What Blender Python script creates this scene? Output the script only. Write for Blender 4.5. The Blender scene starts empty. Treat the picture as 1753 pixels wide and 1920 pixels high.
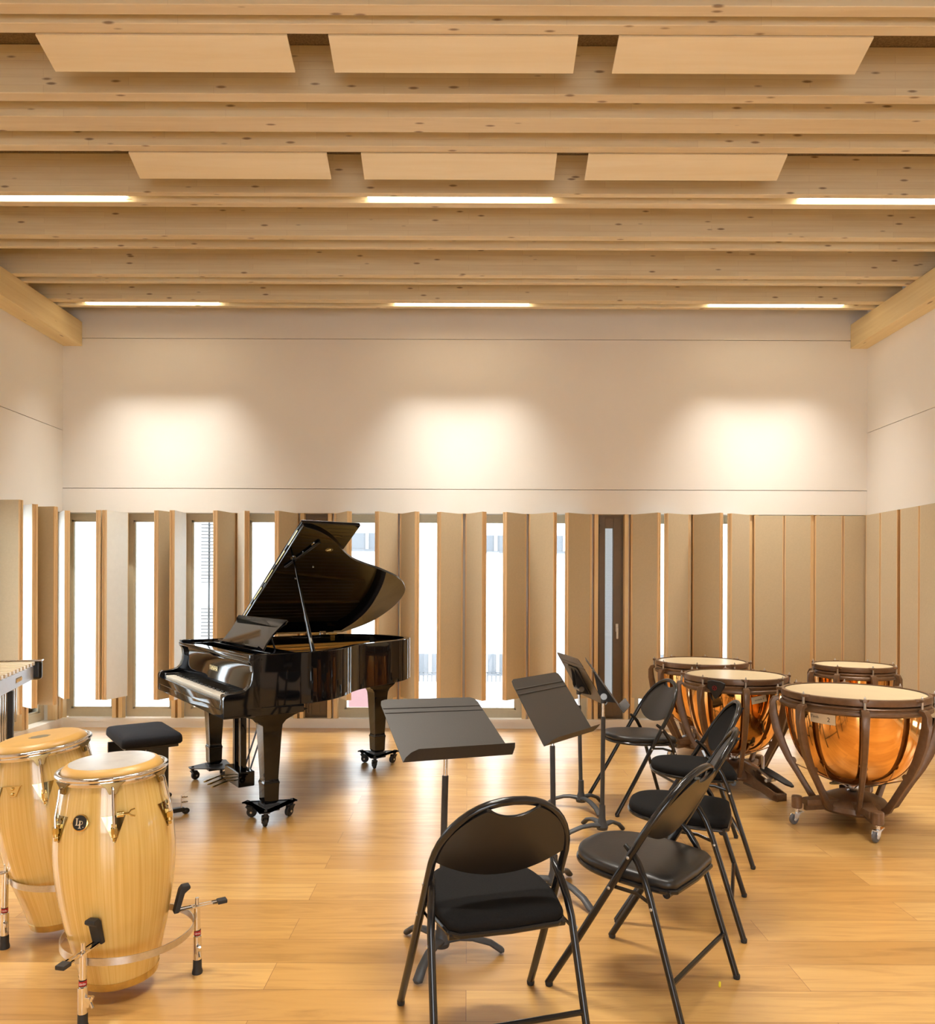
import bpy, bmesh, math, random
from mathutils import Vector, Matrix
random.seed(7)
PI = math.pi
SC = bpy.context.scene
COL = SC.collection
R = math.radians
CAM_H = 1.4
F = 1400.0
CX = 876.5


def lin(c):
    c = c / 255.0
    return c / 12.92 if c <= 0.04045 else ((c + 0.055) / 1.055) ** 2.4


def rgb(r, g, b):
    return (lin(r), lin(g), lin(b), 1.0)


# ---------------------------------------------------------------- materials
def new_mat(name):
    m = bpy.data.materials.new(name)
    m.use_nodes = True
    nt = m.node_tree
    return m, nt, nt.nodes['Principled BSDF']


def setp(b, **kw):
    names = {'rough': 'Roughness', 'metal': 'Metallic', 'coat': 'Coat Weight', 'coat_r': 'Coat Roughness',
             'spec': 'Specular IOR Level', 'sheen': 'Sheen Weight'}
    for k, v in kw.items():
        b.inputs[names[k]].default_value = v


def mapping(nt, scale, coord='pos'):
    if coord == 'pos':
        g = nt.nodes.new('ShaderNodeNewGeometry')
        out = g.outputs['Position']
    else:
        g = nt.nodes.new('ShaderNodeTexCoord')
        out = g.outputs['Object']
    mp = nt.nodes.new('ShaderNodeMapping')
    mp.inputs['Scale'].default_value = scale
    nt.links.new(out, mp.inputs['Vector'])
    return mp.outputs['Vector']


def noise(nt, vec, scale=1.0, detail=4.0, rough=0.55, dist=0.0):
    n = nt.nodes.new('ShaderNodeTexNoise')
    n.inputs['Scale'].default_value = scale
    n.inputs['Detail'].default_value = detail
    n.inputs['Roughness'].default_value = rough
    n.inputs['Distortion'].default_value = dist
    nt.links.new(vec, n.inputs['Vector'])
    return n.outputs['Fac']


def ramp(nt, fac, stops):
    r = nt.nodes.new('ShaderNodeValToRGB')
    e = r.color_ramp.elements
    while len(e) < len(stops):
        e.new(0.5)
    for i, (p, c) in enumerate(stops):
        e[i].position = p
        e[i].color = c
    nt.links.new(fac, r.inputs['Fac'])
    return r.outputs['Color']


def mixc(nt, fac, a, b, mode='MIX'):
    m = nt.nodes.new('ShaderNodeMix')
    m.data_type = 'RGBA'
    m.blend_type = mode
    for s, v in ((0, fac), (6, a), (7, b)):
        if isinstance(v, (int, float)):
            m.inputs[s].default_value = v
        elif isinstance(v, tuple):
            m.inputs[s].default_value = v
        else:
            nt.links.new(v, m.inputs[s])
    return m.outputs[2]


def bump(nt, b, h, strength=0.2, dist=0.002):
    n = nt.nodes.new('ShaderNodeBump')
    n.inputs['Strength'].default_value = strength
    n.inputs['Distance'].default_value = dist
    nt.links.new(h, n.inputs['Height'])
    nt.links.new(n.outputs['Normal'], b.inputs['Normal'])


def plain(name, col, rough=0.5, metal=0.0, var=0.06, nscale=30.0, bmp=0.0, coord='obj', **kw):
    """procedural surface: a base colour broken up by a little noise"""
    m, nt, b = new_mat(name)
    v = mapping(nt, (1, 1, 1), coord)
    n = noise(nt, v, nscale)
    dark = tuple(x * (1 - var) for x in col[:3]) + (1,)
    lite = tuple(min(1, x * (1 + var)) for x in col[:3]) + (1,)
    c = ramp(nt, n, [(0.3, dark), (0.7, lite)])
    nt.links.new(c, b.inputs['Base Color'])
    setp(b, rough=rough, metal=metal, **kw)
    if bmp:
        bump(nt, b, n, bmp)
    return m


def timber(name, c1, c2, knot, axis='x', rough=0.55, knots=True, lam=True):
    m, nt, b = new_mat(name)
    ax = {'x': ((1.2, 22, 26), (5.0, 17, 19)), 'y': ((22, 1.2, 26), (12, 3.6, 13)), 'z': ((26, 24, 1.2), (14, 14, 1.8))}[axis]
    v = mapping(nt, ax[0])
    g = noise(nt, v, 1.0, 6, 0.6, 0.6)
    c = ramp(nt, g, [(0.32, c2), (0.62, c1)])
    v3 = mapping(nt, tuple(s * 0.12 for s in ax[0]))
    g3 = noise(nt, v3, 3.0, 2, 0.5)
    c = mixc(nt, 0.45, c, ramp(nt, g3, [(0.3, c2), (0.7, c1)]))
    if lam:
        # glue lines and tone steps of the laminations
        geo = nt.nodes.new('ShaderNodeNewGeometry')
        mp = nt.nodes.new('ShaderNodeMapping')
        mp.inputs['Rotation'].default_value = (R(90), 0, 0)
        nt.links.new(geo.outputs['Position'], mp.inputs['Vector'])
        br = nt.nodes.new('ShaderNodeTexBrick')
        br.inputs['Scale'].default_value = 1
        br.inputs['Brick Width'].default_value = 0.9
        br.inputs['Row Height'].default_value = 0.043
        br.inputs['Mortar Size'].default_value = 0.0011
        br.inputs['Color1'].default_value = (0.92, 0.90, 0.88, 1)
        br.inputs['Color2'].default_value = (1, 1, 1, 1)
        br.inputs['Mortar'].default_value = (0.78, 0.72, 0.66, 1)
        nt.links.new(mp.outputs['Vector'], br.inputs['Vector'])
        c = mixc(nt, 0.8, c, br.outputs['Color'], 'MULTIPLY')
    if knots:
        v2 = mapping(nt, ax[1])
        vo = nt.nodes.new('ShaderNodeTexVoronoi')
        vo.inputs['Scale'].default_value = 1.0
        vo.inputs['Randomness'].default_value = 1.0
        nt.links.new(v2, vo.inputs['Vector'])
        k = ramp(nt, vo.outputs['Distance'], [(0.08, (1, 1, 1, 1)), (0.17, (0, 0, 0, 1))])
        # only some cells carry a knot
        sep = nt.nodes.new('ShaderNodeSeparateColor')
        nt.links.new(vo.outputs['Color'], sep.inputs[0])
        gt = nt.nodes.new('ShaderNodeMath')
        gt.operation = 'GREATER_THAN'
        gt.inputs[1].default_value = 0.35
        nt.links.new(sep.outputs[0], gt.inputs[0])
        mu = nt.nodes.new('ShaderNodeMath')
        mu.operation = 'MULTIPLY'
        nt.links.new(k, mu.inputs[0])
        nt.links.new(gt.outputs[0], mu.inputs[1])
        mu2 = nt.nodes.new('ShaderNodeMath')
        mu2.operation = 'MULTIPLY'
        mu2.inputs[1].default_value = 0.75
        nt.links.new(mu.outputs[0], mu2.inputs[0])
        c = mixc(nt, mu2.outputs[0], c, knot)
    nt.links.new(c, b.inputs['Base Color'])
    setp(b, rough=rough)
    bump(nt, b, g, 0.08, 0.001)
    return m


M = {}
M['beam'] = timber('spruce_beam', rgb(242, 231, 202), rgb(224, 206, 168), rgb(104, 68, 38), 'x')
M['beam_y'] = timber('spruce_side_beam', rgb(240, 220, 172), rgb(224, 198, 144), rgb(120, 76, 38), 'y', lam=False)
M['stud'] = timber('pine_stud', rgb(240, 214, 166), rgb(226, 192, 138), rgb(140, 90, 50), 'z', knots=False, lam=False)
M['lipping'] = timber('timber_lipping', rgb(226, 194, 146), rgb(206, 168, 120), rgb(120, 76, 48), 'z', knots=False, lam=False)
M['ply'] = timber('plywood', rgb(238, 226, 198), rgb(228, 211, 174), rgb(150, 100, 60), 'x', knots=False, lam=False, rough=0.5)
M['woodwool'] = plain('woodwool_board', rgb(120, 100, 72), 0.9, nscale=120, var=0.35, bmp=0.6, coord='pos')
M['plaster'] = plain('white_wall_panel', rgb(236, 232, 226), 0.6, var=0.012, nscale=2.0, coord='pos')
M['sill'] = plain('white_sill', rgb(246, 242, 234), 0.45, var=0.02, nscale=5, coord='pos')
M['felt'] = plain('beige_acoustic_felt', rgb(197, 180, 148), 0.85, var=0.03, nscale=60, bmp=0.15, sheen=0.2)
M['felt_back'] = plain('pale_panel_back', rgb(232, 230, 224), 0.7, var=0.02, nscale=20)
M['wframe'] = plain('taupe_window_frame', rgb(196, 184, 158), 0.45, var=0.03)
M['wdark'] = plain('dark_bronze_frame', rgb(112, 94, 72), 0.4, var=0.04)
M['white_plastic'] = plain('white_handle', rgb(235, 232, 226), 0.35)
M['render'] = plain('pale_render', rgb(190, 190, 190), 0.9, var=0.01, coord='pos')
M['outside_grey'] = plain('grey_outdoor_pane', rgb(90, 93, 98), 0.6, coord='pos')
M['outside_rail'] = plain('grey_outdoor_rail', rgb(84, 86, 90), 0.6, coord='pos')
M['outside_red'] = plain('faded_red_shutter', rgb(118, 84, 84), 0.6, coord='pos')
M['outside_ground'] = plain('pale_paving', rgb(225, 225, 225), 0.9, coord='pos')
M['gloss'] = plain('black_piano_lacquer', (0.004, 0.004, 0.005, 1), 0.04, var=0.02, spec=0.42)
M['gloss_in'] = plain('black_satin_lacquer', (0.008, 0.008, 0.009, 1), 0.28, var=0.05)
M['tube'] = plain('black_enamel_tube', (0.012, 0.011, 0.011, 1), 0.18, var=0.1)
M['plastic'] = plain('black_plastic', (0.014, 0.012, 0.010, 1), 0.34, var=0.15, nscale=12)
M['fabric'] = plain('black_fabric', (0.008, 0.0075, 0.0075, 1), 0.95, var=0.3, nscale=300, bmp=0.4, spec=0.2)
M['vinyl'] = plain('black_vinyl', (0.014, 0.012, 0.011, 1), 0.38, var=0.12, nscale=90, bmp=0.12)
M['navy'] = plain('midnight_velvet', (0.007, 0.008, 0.013, 1), 0.8, var=0.3, nscale=200, bmp=0.3, spec=0.3)
M['desk'] = plain('grey_black_powder_coat', (0.042, 0.037, 0.033, 1), 0.45, var=0.06, nscale=200, bmp=0.08)
M['stand_iron'] = plain('charcoal_cast_iron', (0.045, 0.046, 0.050, 1), 0.5, var=0.1, nscale=60, bmp=0.15)
M['chrome'] = plain('chrome', (0.82, 0.80, 0.78, 1), 0.12, 1.0, var=0.02)
M['steel'] = plain('brushed_steel', (0.62, 0.60, 0.58, 1), 0.3, 1.0, var=0.06, nscale=80)
M['brass'] = plain('brass', (0.72, 0.56, 0.24, 1), 0.14, 1.0, var=0.08, nscale=60)
M['gold'] = plain('gold_plate', (0.72, 0.50, 0.18, 1), 0.25, 1.0, var=0.1, nscale=30)
M['goldpaint'] = plain('gold_paint_plate', rgb(214, 168, 84), 0.4, 0.3, var=0.1, nscale=8)
M['rubber'] = plain('black_rubber', (0.02, 0.019, 0.019, 1), 0.6, var=0.2)
M['rubber_grey'] = plain('grey_rubber_wheel', (0.12, 0.12, 0.13, 1), 0.5, var=0.1)
M['ivory'] = plain('ivory_key', rgb(238, 230, 212), 0.22, var=0.02)
M['ebony'] = plain('ebony_key', (0.01, 0.01, 0.01, 1), 0.25)
M['red'] = plain('red_sticker', rgb(168, 26, 28), 0.4)
M['red_felt'] = plain('red_felt', rgb(150, 20, 30), 0.9)
M['paper'] = plain('cream_paper', rgb(232, 218, 190), 0.8, var=0.03, nscale=40)
M['ink'] = plain('dark_ink', rgb(70, 60, 50), 0.8)
M['copper'] = plain('polished_copper', (0.93, 0.50, 0.17, 1), 0.07, 1.0, var=0.05, nscale=3)
M['bronze'] = plain('bronze_brown_paint', rgb(116, 88, 64), 0.34, 0.2, var=0.12, nscale=40, bmp=0.05)
M['skin'] = plain('cream_drum_skin', rgb(206, 186, 150), 0.32, var=0.04, nscale=6)
M['skin_worn_sheen'] = plain('worn_hide_painted_sheen', rgb(198, 195, 190), 0.22, var=0.10, nscale=9)  # worn hide; whitish window reflection is mixed into the grey colour
M['hide'] = plain('amber_hide', rgb(214, 168, 92), 0.35, var=0.07, nscale=7)
M['vib_bar'] = plain('champagne_bar', rgb(226, 208, 178), 0.3, 0.4, var=0.03)
M['vib_rail'] = plain('pale_blue_grey_rail', rgb(206, 214, 230), 0.35, 0.2, var=0.02)
M['mark'] = plain('faded_dark_print', rgb(128, 118, 96), 0.5)
M['knob'] = plain('dull_nickel_knob', (0.30, 0.29, 0.27, 1), 0.42, 1.0)
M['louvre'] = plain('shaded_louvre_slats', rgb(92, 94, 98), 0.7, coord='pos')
M['brass_dark'] = plain('reflection_darkened_brass', (0.34, 0.27, 0.13, 1), 0.12, 1.0, var=0.1)  # brass colour darkened in place of darker mirror reflections
M['rear_dark'] = plain('rear_wall_light_absorber', rgb(96, 84, 70), 0.9, var=0.1, nscale=4, coord='pos')  # invented dark tone for the unseen rear wall, dims joist faces and reflections
M['yellow'] = plain('yellow_plastic', rgb(226, 208, 40), 0.4)


def conga_wood():
    m, nt, b = new_mat('maple_staves')
    tc = nt.nodes.new('ShaderNodeTexCoord')
    sx = nt.nodes.new('ShaderNodeSeparateXYZ')
    nt.links.new(tc.outputs['Object'], sx.inputs[0])
    at = nt.nodes.new('ShaderNodeMath')
    at.operation = 'ARCTAN2'
    nt.links.new(sx.outputs[1], at.inputs[0])
    nt.links.new(sx.outputs[0], at.inputs[1])
    cb = nt.nodes.new('ShaderNodeCombineXYZ')
    nt.links.new(at.outputs[0], cb.inputs[0])
    nt.links.new(sx.outputs[2], cb.inputs[1])
    mp = nt.nodes.new('ShaderNodeMapping')
    mp.inputs['Scale'].default_value = (26, 1.6, 1)
    nt.links.new(cb.outputs[0], mp.inputs['Vector'])
    g = noise(nt, mp.outputs['Vector'], 1.0, 5, 0.6, 0.4)
    c = ramp(nt, g, [(0.3, rgb(216, 176, 92)), (0.55, rgb(230, 196, 118)), (0.75, rgb(238, 210, 142))])
    # stave tone steps round the shell
    ml = nt.nodes.new('ShaderNodeMath')
    ml.operation = 'MULTIPLY'
    ml.inputs[1].default_value = 12 / PI
    nt.links.new(at.outputs[0], ml.inputs[0])
    fl = nt.nodes.new('ShaderNodeMath')
    fl.operation = 'FLOOR'
    nt.links.new(ml.outputs[0], fl.inputs[0])
    wn = nt.nodes.new('ShaderNodeTexWhiteNoise')
    wn.noise_dimensions = '1D'
    nt.links.new(fl.outputs[0], wn.inputs['W'])
    c = mixc(nt, 0.5, c, ramp(nt, wn.outputs['Value'], [(0, (0.78, 0.74, 0.66, 1)), (1, (1, 1, 1, 1))]), 'MULTIPLY')
    nt.links.new(c, b.inputs['Base Color'])
    setp(b, rough=0.22, coat=0.8, coat_r=0.06)
    return m


M['conga'] = conga_wood()


def floor_mat():
    m, nt, b = new_mat('oak_plank_floor')
    v = mapping(nt, (1, 1, 1))
    br = nt.nodes.new('ShaderNodeTexBrick')
    br.offset = 0.37
    br.inputs['Scale'].default_value = 1
    br.inputs['Brick Width'].default_value = 1.9
    br.inputs['Row Height'].default_value = 0.185
    br.inputs['Mortar Size'].default_value = 0.0009
    br.inputs['Color1'].default_value = (0, 0, 0, 1)
    br.inputs['Color2'].default_value = (1, 1, 1, 1)
    br.inputs['Mortar'].default_value = (0.5, 0.5, 0.5, 1)
    nt.links.new(v, br.inputs['Vector'])
    plank = ramp(nt, br.outputs['Color'], [(0, rgb(184, 139, 76)), (0.5, rgb(196, 151, 86)), (1, rgb(207, 164, 99))])
    v2 = mapping(nt, (1.1, 12, 1))
    # shift grain per plank
    addv = nt.nodes.new('ShaderNodeVectorMath')
    addv.operation = 'ADD'
    sc = nt.nodes.new('ShaderNodeVectorMath')
    sc.operation = 'SCALE'
    sc.inputs['Scale'].default_value = 17.0
    nt.links.new(br.outputs['Color'], sc.inputs[0])
    nt.links.new(v2, addv.inputs[0])
    nt.links.new(sc.outputs[0], addv.inputs[1])
    g = noise(nt, addv.outputs[0], 1.3, 8, 0.62, 1.6)
    gc = ramp(nt, g, [(0.30, (0.66, 0.60, 0.52, 1)), (0.52, (0.98, 0.97, 0.95, 1)), (0.75, (1.08, 1.08, 1.06, 1))])
    c = mixc(nt, 0.75, plank, gc, 'MULTIPLY')
    c = mixc(nt, br.outputs['Fac'], c, rgb(120, 78, 40))
    nt.links.new(c, b.inputs['Base Color'])
    setp(b, rough=0.33, spec=0.5, coat=0.7, coat_r=0.24)
    rr = ramp(nt, g, [(0.3, (0.42, 0.42, 0.42, 1)), (0.7, (0.30, 0.30, 0.30, 1))])
    nt.links.new(rr, b.inputs['Roughness'])
    bump(nt, b, g, 0.10, 0.002)
    return m


M['floor'] = floor_mat()


def glass_mat():
    m = bpy.data.materials.new('window_glass')
    m.use_nodes = True
    nt = m.node_tree
    nt.nodes.clear()
    o = nt.nodes.new('ShaderNodeOutputMaterial')
    t = nt.nodes.new('ShaderNodeBsdfTransparent')
    t.inputs['Color'].default_value = (0.95, 0.97, 0.97, 1)
    g = nt.nodes.new('ShaderNodeBsdfGlossy')
    g.inputs['Roughness'].default_value = 0.02
    fr = nt.nodes.new('ShaderNodeFresnel')
    fr.inputs['IOR'].default_value = 1.45
    mx = nt.nodes.new('ShaderNodeMixShader')
    nt.links.new(fr.outputs[0], mx.inputs[0])
    nt.links.new(t.outputs[0], mx.inputs[1])
    nt.links.new(g.outputs[0], mx.inputs[2])
    nt.links.new(mx.outputs[0], o.inputs[0])
    return m


M['glass'] = glass_mat()


def screen_mat():
    """perforated metal screen: holes cut by a dot pattern"""
    m, nt, b = new_mat('perforated_screen')
    v = mapping(nt, (1, 1, 1))
    vo = nt.nodes.new('ShaderNodeTexVoronoi')
    vo.inputs['Scale'].default_value = 95
    vo.inputs['Randomness'].default_value = 0.0
    nt.links.new(v, vo.inputs['Vector'])
    a = ramp(nt, vo.outputs['Distance'], [(0.36, (0, 0, 0, 1)), (0.42, (1, 1, 1, 1))])
    nt.links.new(a, b.inputs['Alpha'])
    b.inputs['Base Color'].default_value = rgb(215, 215, 222)
    return m


M['screen'] = screen_mat()


def emit(name, col, s):
    m = bpy.data.materials.new(name)
    m.use_nodes = True
    nt = m.node_tree
    nt.nodes.clear()
    o = nt.nodes.new('ShaderNodeOutputMaterial')
    e = nt.nodes.new('ShaderNodeEmission')
    e.inputs['Color'].default_value = col
    e.inputs['Strength'].default_value = s
    nt.links.new(e.outputs[0], o.inputs[0])
    return m


M['lamp'] = emit('warm_lamp_diffuser', (1.0, 0.82, 0.56, 1), 10.0)


# ---------------------------------------------------------------- mesh builder
class MB:
    def __init__(s):
        s.b = bmesh.new()

    def _add(s, t):
        me = bpy.data.meshes.new('t')
        t.to_mesh(me)
        t.free()
        s.b.from_mesh(me)
        bpy.data.meshes.remove(me)
        return s

    def box(s, x0, x1, y0, y1, z0, z1, bev=0.0, mat=None, seg=2):
        t = bmesh.new()
        bmesh.ops.create_cube(t, size=1)
        for v in t.verts:
            v.co = Vector(((x0 + x1) / 2 + v.co.x * (x1 - x0), (y0 + y1) / 2 + v.co.y * (y1 - y0), (z0 + z1) / 2 + v.co.z * (z1 - z0)))
        if bev:
            bmesh.ops.bevel(t, geom=t.edges[:], offset=bev, segments=seg, profile=0.5, affect='EDGES', clamp_overlap=True)
        if mat is not None:
            t.transform(mat)
        return s._add(t)

    def tube(s, pts, r, seg=12, closed=False, cap=True, flat=None):
        """round tube along points; r is a number or one per point; flat=(a,b) scales the section"""
        pts = [Vector(p) for p in pts]
        n = len(pts)
        rs = r if isinstance(r, (list, tuple)) else [r] * n
        t = bmesh.new()
        rings = []
        up = None
        for i, p in enumerate(pts):
            if closed:
                d = (pts[(i + 1) % n] - pts[i - 1]).normalized()
            elif i == 0:
                d = (pts[1] - pts[0]).normalized()
            elif i == n - 1:
                d = (pts[-1] - pts[-2]).normalized()
            else:
                d = ((pts[i + 1] - pts[i]).normalized() + (pts[i] - pts[i - 1]).normalized()).normalized()
            if up is None:
                a = Vector((0, 0, 1)) if abs(d.z) < 0.9 else Vector((1, 0, 0))
                up = (a - d * a.dot(d)).normalized()
            else:
                up = (up - d * up.dot(d)).normalized()
            sd = d.cross(up)
            fa, fb = flat if flat else (1, 1)
            rings.append([t.verts.new(p + (up * math.cos(2 * PI * k / seg) * fa + sd * math.sin(2 * PI * k / seg) * fb) * rs[i]) for k in range(seg)])
        m = n if closed else n - 1
        for i in range(m):
            a, b = rings[i], rings[(i + 1) % n]
            for k in range(seg):
                t.faces.new((a[k], a[(k + 1) % seg], b[(k + 1) % seg], b[k]))
        if cap and not closed:
            t.faces.new(rings[0])
            t.faces.new(rings[-1][::-1])
        bmesh.ops.recalc_face_normals(t, faces=t.faces[:])
        return s._add(t)

    def lathe(s, prof, seg=48, mat=None, caps=True, arc=None):
        """profile of (r, z) turned round z"""
        t = bmesh.new()
        rings = []
        for r, z in prof:
            if r < 1e-6:
                rings.append([t.verts.new((0, 0, z))])
            else:
                rings.append([t.verts.new((r * math.cos(2 * PI * k / seg), r * math.sin(2 * PI * k / seg), z)) for k in range(seg)])
        for a, b in zip(rings, rings[1:]):
            for k in range(seg):
                k2 = (k + 1) % seg
                if len(a) == 1 and len(b) == 1:
                    continue
                if len(a) == 1:
                    t.faces.new((a[0], b[k], b[k2]))
                elif len(b) == 1:
                    t.faces.new((a[k], a[k2], b[0]))
                else:
                    t.faces.new((a[k], a[k2], b[k2], b[k]))
        if caps:
            if len(rings[0]) > 1:
                t.faces.new(rings[0])
            if len(rings[-1]) > 1:
                t.faces.new(rings[-1])
        bmesh.ops.recalc_face_normals(t, faces=t.faces[:])
        if mat is not None:
            t.transform(mat)
        return s._add(t)

    def prism(s, poly, h0, h1, mat=None, bev=0.0):
        """polygon in xy raised from h0 to h1"""
        t = bmesh.new()
        a = [t.verts.new((x, y, h0)) for x, y in poly]
        b = [t.verts.new((x, y, h1)) for x, y in poly]
        n = len(poly)
        t.faces.new(a[::-1])
        t.faces.new(b)
        for k in range(n):
            t.faces.new((a[k], a[(k + 1) % n], b[(k + 1) % n], b[k]))
        bmesh.ops.recalc_face_normals(t, faces=t.faces[:])
        if bev:
            bmesh.ops.bevel(t, geom=t.edges[:], offset=bev, segments=2, profile=0.5, affect='EDGES', clamp_overlap=True)
        if mat is not None:
            t.transform(mat)
        return s._add(t)

    def ball(s, c, r, sz=(1, 1, 1), u=16, v=10):
        t = bmesh.new()
        bmesh.ops.create_uvsphere(t, u_segments=u, v_segments=v, radius=r)
        for q in t.verts:
            q.co = Vector((q.co.x * sz[0] + c[0], q.co.y * sz[1] + c[1], q.co.z * sz[2] + c[2]))
        return s._add(t)

    def cyl(s, p, q, r, seg=16):
        return s.tube([p, q], r, seg)

    def obj(s, name, mat, parent=None, loc=None, rot=None, smooth=True, sharp=32):
        b = s.b
        ang = R(sharp)
        for f in b.faces:
            f.smooth = smooth
        if smooth:
            for e in b.edges:
                if len(e.link_faces) == 2 and e.calc_face_angle(0) > ang:
                    e.smooth = False
        me = bpy.data.meshes.new(name)
        b.to_mesh(me)
        b.free()
        me.materials.append(mat)
        o = bpy.data.objects.new(name, me)
        COL.objects.link(o)
        if parent is not None:
            o.parent = parent
        if loc is not None:
            o.location = loc
        if rot is not None:
            o.rotation_euler = rot
        if smooth:
            wn_ = o.modifiers.new('weighted_normals', 'WEIGHTED_NORMAL')
            wn_.keep_sharp = True
        return o


def tag(o, label=None, cat=None, group=None, kind=None):
    if label:
        o['label'] = label
    if cat:
        o['category'] = cat
    if group:
        o['group'] = group
    if kind:
        o['kind'] = kind
    return o


def thing(name, label, cat, loc=(0, 0, 0), rz=0.0, group=None):
    o = bpy.data.objects.new(name, None)
    o.empty_display_size = 0.1
    COL.objects.link(o)
    o.location = loc
    o.rotation_euler = (0, 0, rz)
    return tag(o, label, cat, group)


def struct(mb, name, mat, parent=None, **kw):
    o = mb.obj(name, mat, parent, **kw)
    if parent is None:
        o['kind'] = 'structure'
    return o


def sempty(name, loc=(0, 0, 0)):
    o = bpy.data.objects.new(name, None)
    COL.objects.link(o)
    o.location = loc
    o['kind'] = 'structure'
    return o


def dup(o, loc=None, rz=None, label=None, parent=None):
    c = o.copy()
    COL.objects.link(c)
    if parent is not None:
        c.parent = parent
    if loc is not None:
        c.location = loc
    if rz is not None:
        c.rotation_euler[2] = rz
    if label:
        c['label'] = label
    for ch in list(o.children):
        dup(ch, parent=c)
    return c


def at(px, Y):
    return (px - CX) * Y / F


def G(px, py, z=0.0):
    Y = F * (CAM_H - z) / (py - 1100.0)
    return Vector(((px - CX) / F * Y, Y, z))


def text_obj(txt, size, mat, parent, matrix, name='lettering', depth=0.0004, bold=0.0, sx=1.0):
    cu = bpy.data.curves.new('t', 'FONT')
    cu.body = txt
    cu.size = size
    cu.align_x = 'CENTER'
    cu.align_y = 'CENTER'
    cu.extrude = depth
    cu.offset = bold
    ob = bpy.data.objects.new('t', cu)
    COL.objects.link(ob)
    dg = bpy.context.evaluated_depsgraph_get()
    me = bpy.data.meshes.new_from_object(ob.evaluated_get(dg))
    bpy.data.objects.remove(ob)
    bpy.data.curves.remove(cu)
    me.transform(matrix @ Matrix.Diagonal((sx, 1, 1, 1)))
    me.name = name
    me.materials.clear()
    me.materials.append(mat)
    o = bpy.data.objects.new(name, me)
    COL.objects.link(o)
    o.parent = parent
    return o


def frame_mat(o, x, y, z):
    """matrix whose columns are axes x, y, z and origin o"""
    m = Matrix.Identity(4)
    for i, a in enumerate((x, y, z)):
        a = Vector(a)
        for j in range(3):
            m[j][i] = a[j]
    for j in range(3):
        m[j][3] = o[j]
    return m
# ================================================================ the room
XL, XR, YB, YF = -4.0, 3.94, 7.37, -4.0
ZL = 2.12          # underside of the white wall panels
ZC = 4.26          # ceiling board
ZJ = 4.0           # underside of the joists

# floor
struct(MB().box(XL - 0.3, XR + 0.3, YF, YB + 0.3, -0.12, 0.0), 'floor', M['floor'], smooth=False)
struct(MB().box(XL - 0.3, XR + 0.3, YF, YB + 0.3, ZC, ZC + 0.2), 'ceiling', M['woodwool'], smooth=False)

# back wall: three bands of white panel with open joints, sill below
w = MB()
for z0, z1 in ((ZL, 2.357), (2.363, 3.837), (3.843, 4.26)):
    w.box(XL - 0.3, XR + 0.3, YB, YB + 0.05, z0, z1)
w.box(XL - 0.3, XR + 0.3, YB + 0.05, YB + 0.26, ZL, 4.26)
PIERS = [110, 226, 336, 446, 563, 626, 748, 870, 988, 1110, 1178, 1294, 1408, 1522, 1631]
PX = [at(p, 7.45) for p in PIERS]
for i, x in enumerate(PX):
    a = x - (0.30 if i == 0 else 0.035)
    b = x + (0.30 if i == len(PX) - 1 else 0.035)
    w.box(a, b, 7.46, YB + 0.26, 0.0, ZL)
struct(w, 'wall_back', M['plaster'], smooth=False)
w = MB().box(XL, XR, YB, YB + 0.26, 0.0, 0.085).box(XL, XR, YB - 0.006, YB + 0.02, 0.06, 0.092)
struct(w, 'trim_1', M['sill'], smooth=False)

# side walls
RPOST = [7.37, 6.76, 6.15, 5.54, 4.93, 4.32, 3.71, 3.10, 2.49]
LPOST = [7.33, 6.78, 6.25, 5.70, 5.15, 4.60, 4.05, 3.50, 2.95]
for name, X, s, posts in (('wall_left', XL, -1, LPOST), ('wall_right', XR, 1, RPOST)):
    w = MB()
    def bx(d0, d1, y0, y1, z0, z1):
        xs = sorted((X + s * d0, X + s * d1))
        w.box(xs[0], xs[1], y0, y1, z0, z1)
    for z0, z1 in ((ZL, 2.927), (2.933, 4.26)):
        bx(0, 0.05, YF, YB, z0, z1)
    bx(0.05, 0.26, YF, YB + 0.26, ZL, 4.26)
    bx(0, 0.26, YF, posts[-1], 0, ZL)
    for y in posts:
        bx(0.09, 0.26, y - 0.035, y + 0.035, 0.0, ZL)
    struct(w, name, M['plaster'], smooth=False)
    w = MB()
    bx(0, 0.26, posts[-1], YB, 0, 0.085)
    struct(w, 'trim_2' if s < 0 else 'trim_3', M['sill'], smooth=False)
# rear wall behind the camera, with tall glazed openings
w = MB()
w.box(XL, XR, YF - 0.2, YF, 0, 0.1)
w.box(XL, XR, YF - 0.2, YF, 2.3, 4.26)
for x0, x1 in ((XL, -1.3), (0.15, 0.25), (1.7, XR)):
    w.box(x0, x1, YF - 0.2, YF, 0.1, 2.3)
struct(w, 'wall_rear', M['rear_dark'], smooth=False)

# timber studs standing in front of the piers
tn = 4
for i, x in enumerate(PX):
    if i in (0, len(PX) - 1):
        x += 0.03 if i == 0 else -0.045
    o = MB().box(x - 0.05, x - 0.012, 7.385, 7.46, 0.085, ZL).box(x + 0.012, x + 0.05, 7.385, 7.46, 0.085, ZL).obj('trim_%d' % tn, M['stud'], smooth=False)
    o['kind'] = 'structure'
    tn += 1
for X, s, posts in ((XL, -1, LPOST), (XR, 1, RPOST)):
    for y in posts:
        xs = sorted((X + s * 0.012, X + s * 0.09))
        o = MB().box(xs[0], xs[1], y - 0.05, y - 0.012, 0.085, ZL).box(xs[0], xs[1], y + 0.012, y + 0.05, 0.085, ZL).obj('trim_%d' % tn, M['stud'], smooth=False)
        o['kind'] = 'structure'
        tn += 1

# windows
wn = 1


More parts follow.
